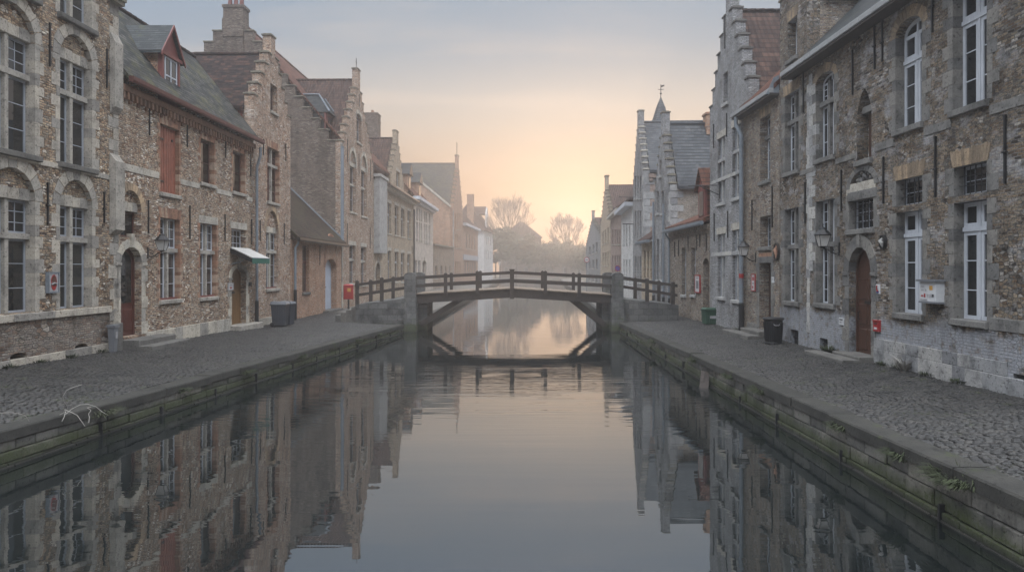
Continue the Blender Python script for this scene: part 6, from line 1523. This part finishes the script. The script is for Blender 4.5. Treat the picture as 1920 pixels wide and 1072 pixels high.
tree(at_px(1063, 262), 262, .4, 23.4, 12.0, .7, 11, 'smaller round bare tree nearer the quay gables', .34)
def shrub(name, label, x, y, z, rx, ry, h, n, seed, cat='shrub', size=.5):
    r = np.random.default_rng(seed); mb = MB()
    blobs = [(r.uniform(-.75, .75) * rx, r.uniform(-.6, .6) * ry, r.uniform(.35, .8) * h, r.uniform(.25, .5) * min(rx, h)) for _ in range(14)]
    for i in range(n):
        b = blobs[i % 14]; d = r.normal(size=3); d /= np.linalg.norm(d); k = b[3] * r.uniform(.6, 1.05)
        p = Vector((b[0] + d[0] * k, b[1] + d[1] * k, max(.05, b[2] + d[2] * k))); u = Vector(r.normal(size=3)).normalized() * size * r.uniform(.4, 1); v = u.orthogonal().normalized() * size * r.uniform(.3, .7)
        mb.add([p - u, p + v, p + u, p - v], [(0, 1, 2, 3)])
    T = Thing(name, label, cat, (x, y, z)); T.part(mb, 'foliage', 'leaf')
    T.part(MB().tube([(0, 0, 0), (.2, 0, h * .6)], [.3, .12], 6), 'stem', 'bark')
shrub('dark_shrub', 'broad dark shrub under the large bare tree beside the white house', at_px(938, 226), 226, .4, 6.0, 4, 19, 2600, 3)
shrub('dark_shrub', 'dark evergreen shrub directly below the large bare tree', at_px(968, 222), 222, .4, 6.0, 4, 15, 2200, 4)
shrub('dark_shrub', 'lower shrub under the small round bare tree', at_px(1062, 245), 245, .4, 8.0, 4, 14, 2600, 5)
shrub('dark_shrub', 'shrub between the small round tree and the faint grey gable', at_px(1085, 230), 230, .4, 5.0, 4, 12.5, 1800, 6)
shrub('dark_shrub', 'low wide shrub in the gap between the two bare trees', at_px(1022, 236), 236, .4, 8.0, 4, 13.5, 2400, 7)
shrub('dark_shrub', 'slim shrub filling the gap between the white house and the broad shrub', at_px(929, 216), 216, .2, 4.2, 3, 14, 3200, 9)
def plain_house(name, label, cx, cy, w, d, ze, zp, mat, roof, hip=True, chim=None):
    T = world_thing(name, label, 'house', (cx, cy, .4))
    T.part(MB().box(cx - w / 2, cx + w / 2, cy - d / 2, cy + d / 2, .3, ze), 'wall', mat)
    e = .5; h = d / 2 if hip else .0
    r = T.part(MB().add([(cx - w / 2 - e, cy - d / 2 - e, ze + .01), (cx + w / 2 + e, cy - d / 2 - e, ze + .01), (cx + w / 2 + e, cy + d / 2 + e, ze + .01), (cx - w / 2 - e, cy + d / 2 + e, ze + .01), (cx - w / 2 + h, cy, zp), (cx + w / 2 - h, cy, zp)], [(0, 1, 5, 4), (1, 2, 5), (2, 3, 4, 5), (3, 0, 4), (3, 2, 1, 0)]), 'roof', roof)
    for i in range(4):
        for z in (2.0, 5.6):
            if z + 2 < ze:
                x = cx - w / 2 + w * (i + .5) / 4; o = T.part(MB().box(x - .6, x + .6, cy - d / 2 - .03, cy - d / 2 - .003, z, z + 1.9), 'window', 'greyframe'); T.part(MB().box(x - .5, x + .5, cy - d / 2 - .045, cy - d / 2 - .031, z + .1, z + 1.8), 'pane', 'glass', o)
    if chim: T.part(MB().box(chim - .9, chim + .9, cy - .8, cy + .8, ze, zp + 1.6).lathe([(1.0, zp + 1.6), (.9, zp + 2.0), (.3, zp + 2.4)], (chim, cy), 10), 'chimney', mat, r)
plain_house('hip_roofed_house', 'misty house with a steep hipped roof behind the dark shrubs', at_px(977, 255), 255, 13.4, 12, 14.0, 19.6, 'brick_grey', 'tile_dark')
plain_house('distant_long_house', 'long misty house with a round topped chimney between the two trees', at_px(1045, 270), 270, 20, 10, 10.5, 12.6, 'brick_grey', 'tile_dark', True, at_px(1041, 270))
# church turret behind the slate roof
Y = 70; x = at_px(1239, Y)
T = world_thing('church_turret', 'slender slate spire with weathervane rising behind the slate roofed gable', 'church turret', (x, Y, .4))
T.part(MB().lathe([(1.0, .4), (.95, 15.4), (1.05, 15.5), (1.05, 15.8)], (x, Y), 8), 'shaft', 'stone_b')
zt = EYE + (HY - 183) * Y / F
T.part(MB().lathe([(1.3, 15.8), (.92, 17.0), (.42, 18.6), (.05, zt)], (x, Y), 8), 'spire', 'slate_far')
T.part(MB().tube([(x, Y, zt - .1), (x, Y, zt + 1.25)], .035, 6).lathe([(.02, zt + .25), (.13, zt + .36), (.02, zt + .48)], (x, Y), 8).tube([(x - .28, Y, zt + .75), (x + .28, Y, zt + .75)], .03, 6).prism([(x + .02, zt + .95), (x + .35, zt + 1.05), (x + .3, zt + 1.2), (x + .02, zt + 1.12)], Y - .02, Y + .02), 'weathervane', 'iron')

# ================================================================== AIR, SKY, LIGHT, CAMERA
SUN_EL, SUN_AZ = 3.6, 7.6          # degrees; azimuth to the right of the canal axis
hz = bpy.data.materials.new('morning_haze'); hz.use_nodes = True; nt = hz.node_tree; nt.nodes.clear()
v = nt.nodes.new('ShaderNodeVolumePrincipled'); v.inputs['Color'].default_value = (1.0, .975, .96, 1); v.inputs['Density'].default_value = .0028; v.inputs['Anisotropy'].default_value = .79
ou = nt.nodes.new('ShaderNodeOutputMaterial'); nt.links.new(v.outputs[0], ou.inputs['Volume'])
M['haze'] = hz
solo('haze', MB().box(-118, 118, -29, 420, -1.6, 29), 'haze', kind='stuff')

W = bpy.data.worlds.new('World'); SC.world = W; W.use_nodes = True; nt = W.node_tree
class WT(NT):
    def __init__(s, t): s.t = t
t = WT(nt); bg = nt.nodes['Background']
sky = t.n('TexSky', {'sky_type': 'NISHITA', 'sun_disc': False, 'sun_elevation': R(SUN_EL), 'sun_rotation': R(SUN_AZ), 'air_density': 1.0, 'dust_density': 2.0, 'ozone_density': 2.0})
gen = t.n('TexCoord').outputs['Generated']
sp = t.n('SeparateXYZ', i0=gen); zz = sp.outputs[2]
base = t.ramp(zz, [(0.0, lin((226, 190, 150))), (0.10, lin((222, 194, 164))), (0.19, lin((190, 181, 172))), (0.29, lin((152, 160, 170))), (0.42, lin((136, 153, 172))), (.62, (.62, .68, .76)), (1.0, (1.05, 1.1, 1.18))])
GA, GE = R(4.6), R(5.0)
sd = Vector((math.sin(R(SUN_AZ)) * math.cos(R(SUN_EL)), math.cos(R(SUN_AZ)) * math.cos(R(SUN_EL)), math.sin(R(SUN_EL))))
dt = t.n('VectorMath', {'operation': 'DOT_PRODUCT'}, i0=gen, i1=(math.sin(GA) * math.cos(GE), math.cos(GA) * math.cos(GE), math.sin(GE))).outputs['Value']
away = t.ramp(dt, [(0.0, 1.0), (0.82, 0.55), (0.95, 0.0)])          # cooler away from the sunrise
cool = t.ramp(zz, [(0.0, lin((176, 166, 162))), (0.2, lin((142, 154, 170))), (0.45, lin((132, 151, 175))), (.62, (.62, .68, .76)), (1.0, (1.05, 1.1, 1.18))])
col = t.mix(away, base, cool)
glow = t.ramp(dt, [(0.955, 0.0), (0.985, 0.0), (1.0, 0.0)])
col = t.mix(glow, col, lin((252, 206, 150)))
cl = t.n('CombineXYZ', i0=t.math('DIVIDE', sp.outputs[0], t.math('ADD', zz, .12)), i1=t.math('DIVIDE', sp.outputs[1], t.math('ADD', zz, .12)))
cn = t.noise(t.scale(cl.outputs[0], (.55, 1.5, 1)), 1.1, 6.0, .6)
cm = t.math('MULTIPLY', t.ramp(cn, [(.5, 0.0), (.72, .5)]), t.ramp(zz, [(.03, 0.0), (.1, 1.0), (.5, .6)]))
col = t.mix(cm, col, lin((226, 202, 184)))
k = t.ramp(zz, [(.0, (.150, .122, .104)), (.10, (.172, .146, .130)), (.22, (.25, .245, .238)), (.34, (.195, .212, .222)), (.45, (.21, .22, .235)), (.66, 1.0)])
col = t.mix(1.0, col, k, 'MULTIPLY')
side = t.ramp(t.math('ADD', t.math('MULTIPLY', sp.outputs[1], .5), .5), [(0.0, 1.7), (.32, 1.6), (.55, .75), (.75, .35)])   # high sky brightened behind the viewer and dimmed ahead, so haze veils fronts less
high = t.ramp(zz, [(.38, 0.0), (.55, 1.0)])
col = t.mix(high, col, t.mix(1.0, col, side, 'MULTIPLY'))
nis = t.n('VectorMath', {'operation': 'SCALE'}, i0=sky.outputs[0], Scale=.025).outputs[0]
col = t.mix(.9, nis, col)
nt.links.new(col, bg.inputs['Color']); bg.inputs['Strength'].default_value = 1.0

sl = bpy.data.lights.new('sun', 'SUN'); sl.energy = 0.11; sl.angle = R(3.5); sl.color = (1.0, .70, .48)
so = bpy.data.objects.new('sun', sl); COL.objects.link(so); so.rotation_euler = (-sd).to_track_quat('-Z', 'Y').to_euler(); so.location = (20, 100, 40)

cam = bpy.data.cameras.new('camera'); co = bpy.data.objects.new('camera', cam); COL.objects.link(co)
co.location = (0, 0, EYE); co.rotation_euler = (R(90), 0, 0); cam.sensor_width = 36; cam.lens = 36 * F / 1920; cam.shift_y = -(536 - HY) / 1920; cam.clip_end = 2000; cam.clip_start = .1
SC.camera = co
SC.render.engine = 'CYCLES'; SC.cycles.use_denoising = True
SC.cycles.max_bounces = 8; SC.cycles.volume_bounces = 3; SC.cycles.diffuse_bounces = 3; SC.cycles.glossy_bounces = 4
vs = SC.view_settings; vs.view_transform = 'Standard'; vs.look = 'None'; vs.exposure = 2.45; vs.gamma = 1.0; vs.use_curve_mapping = False
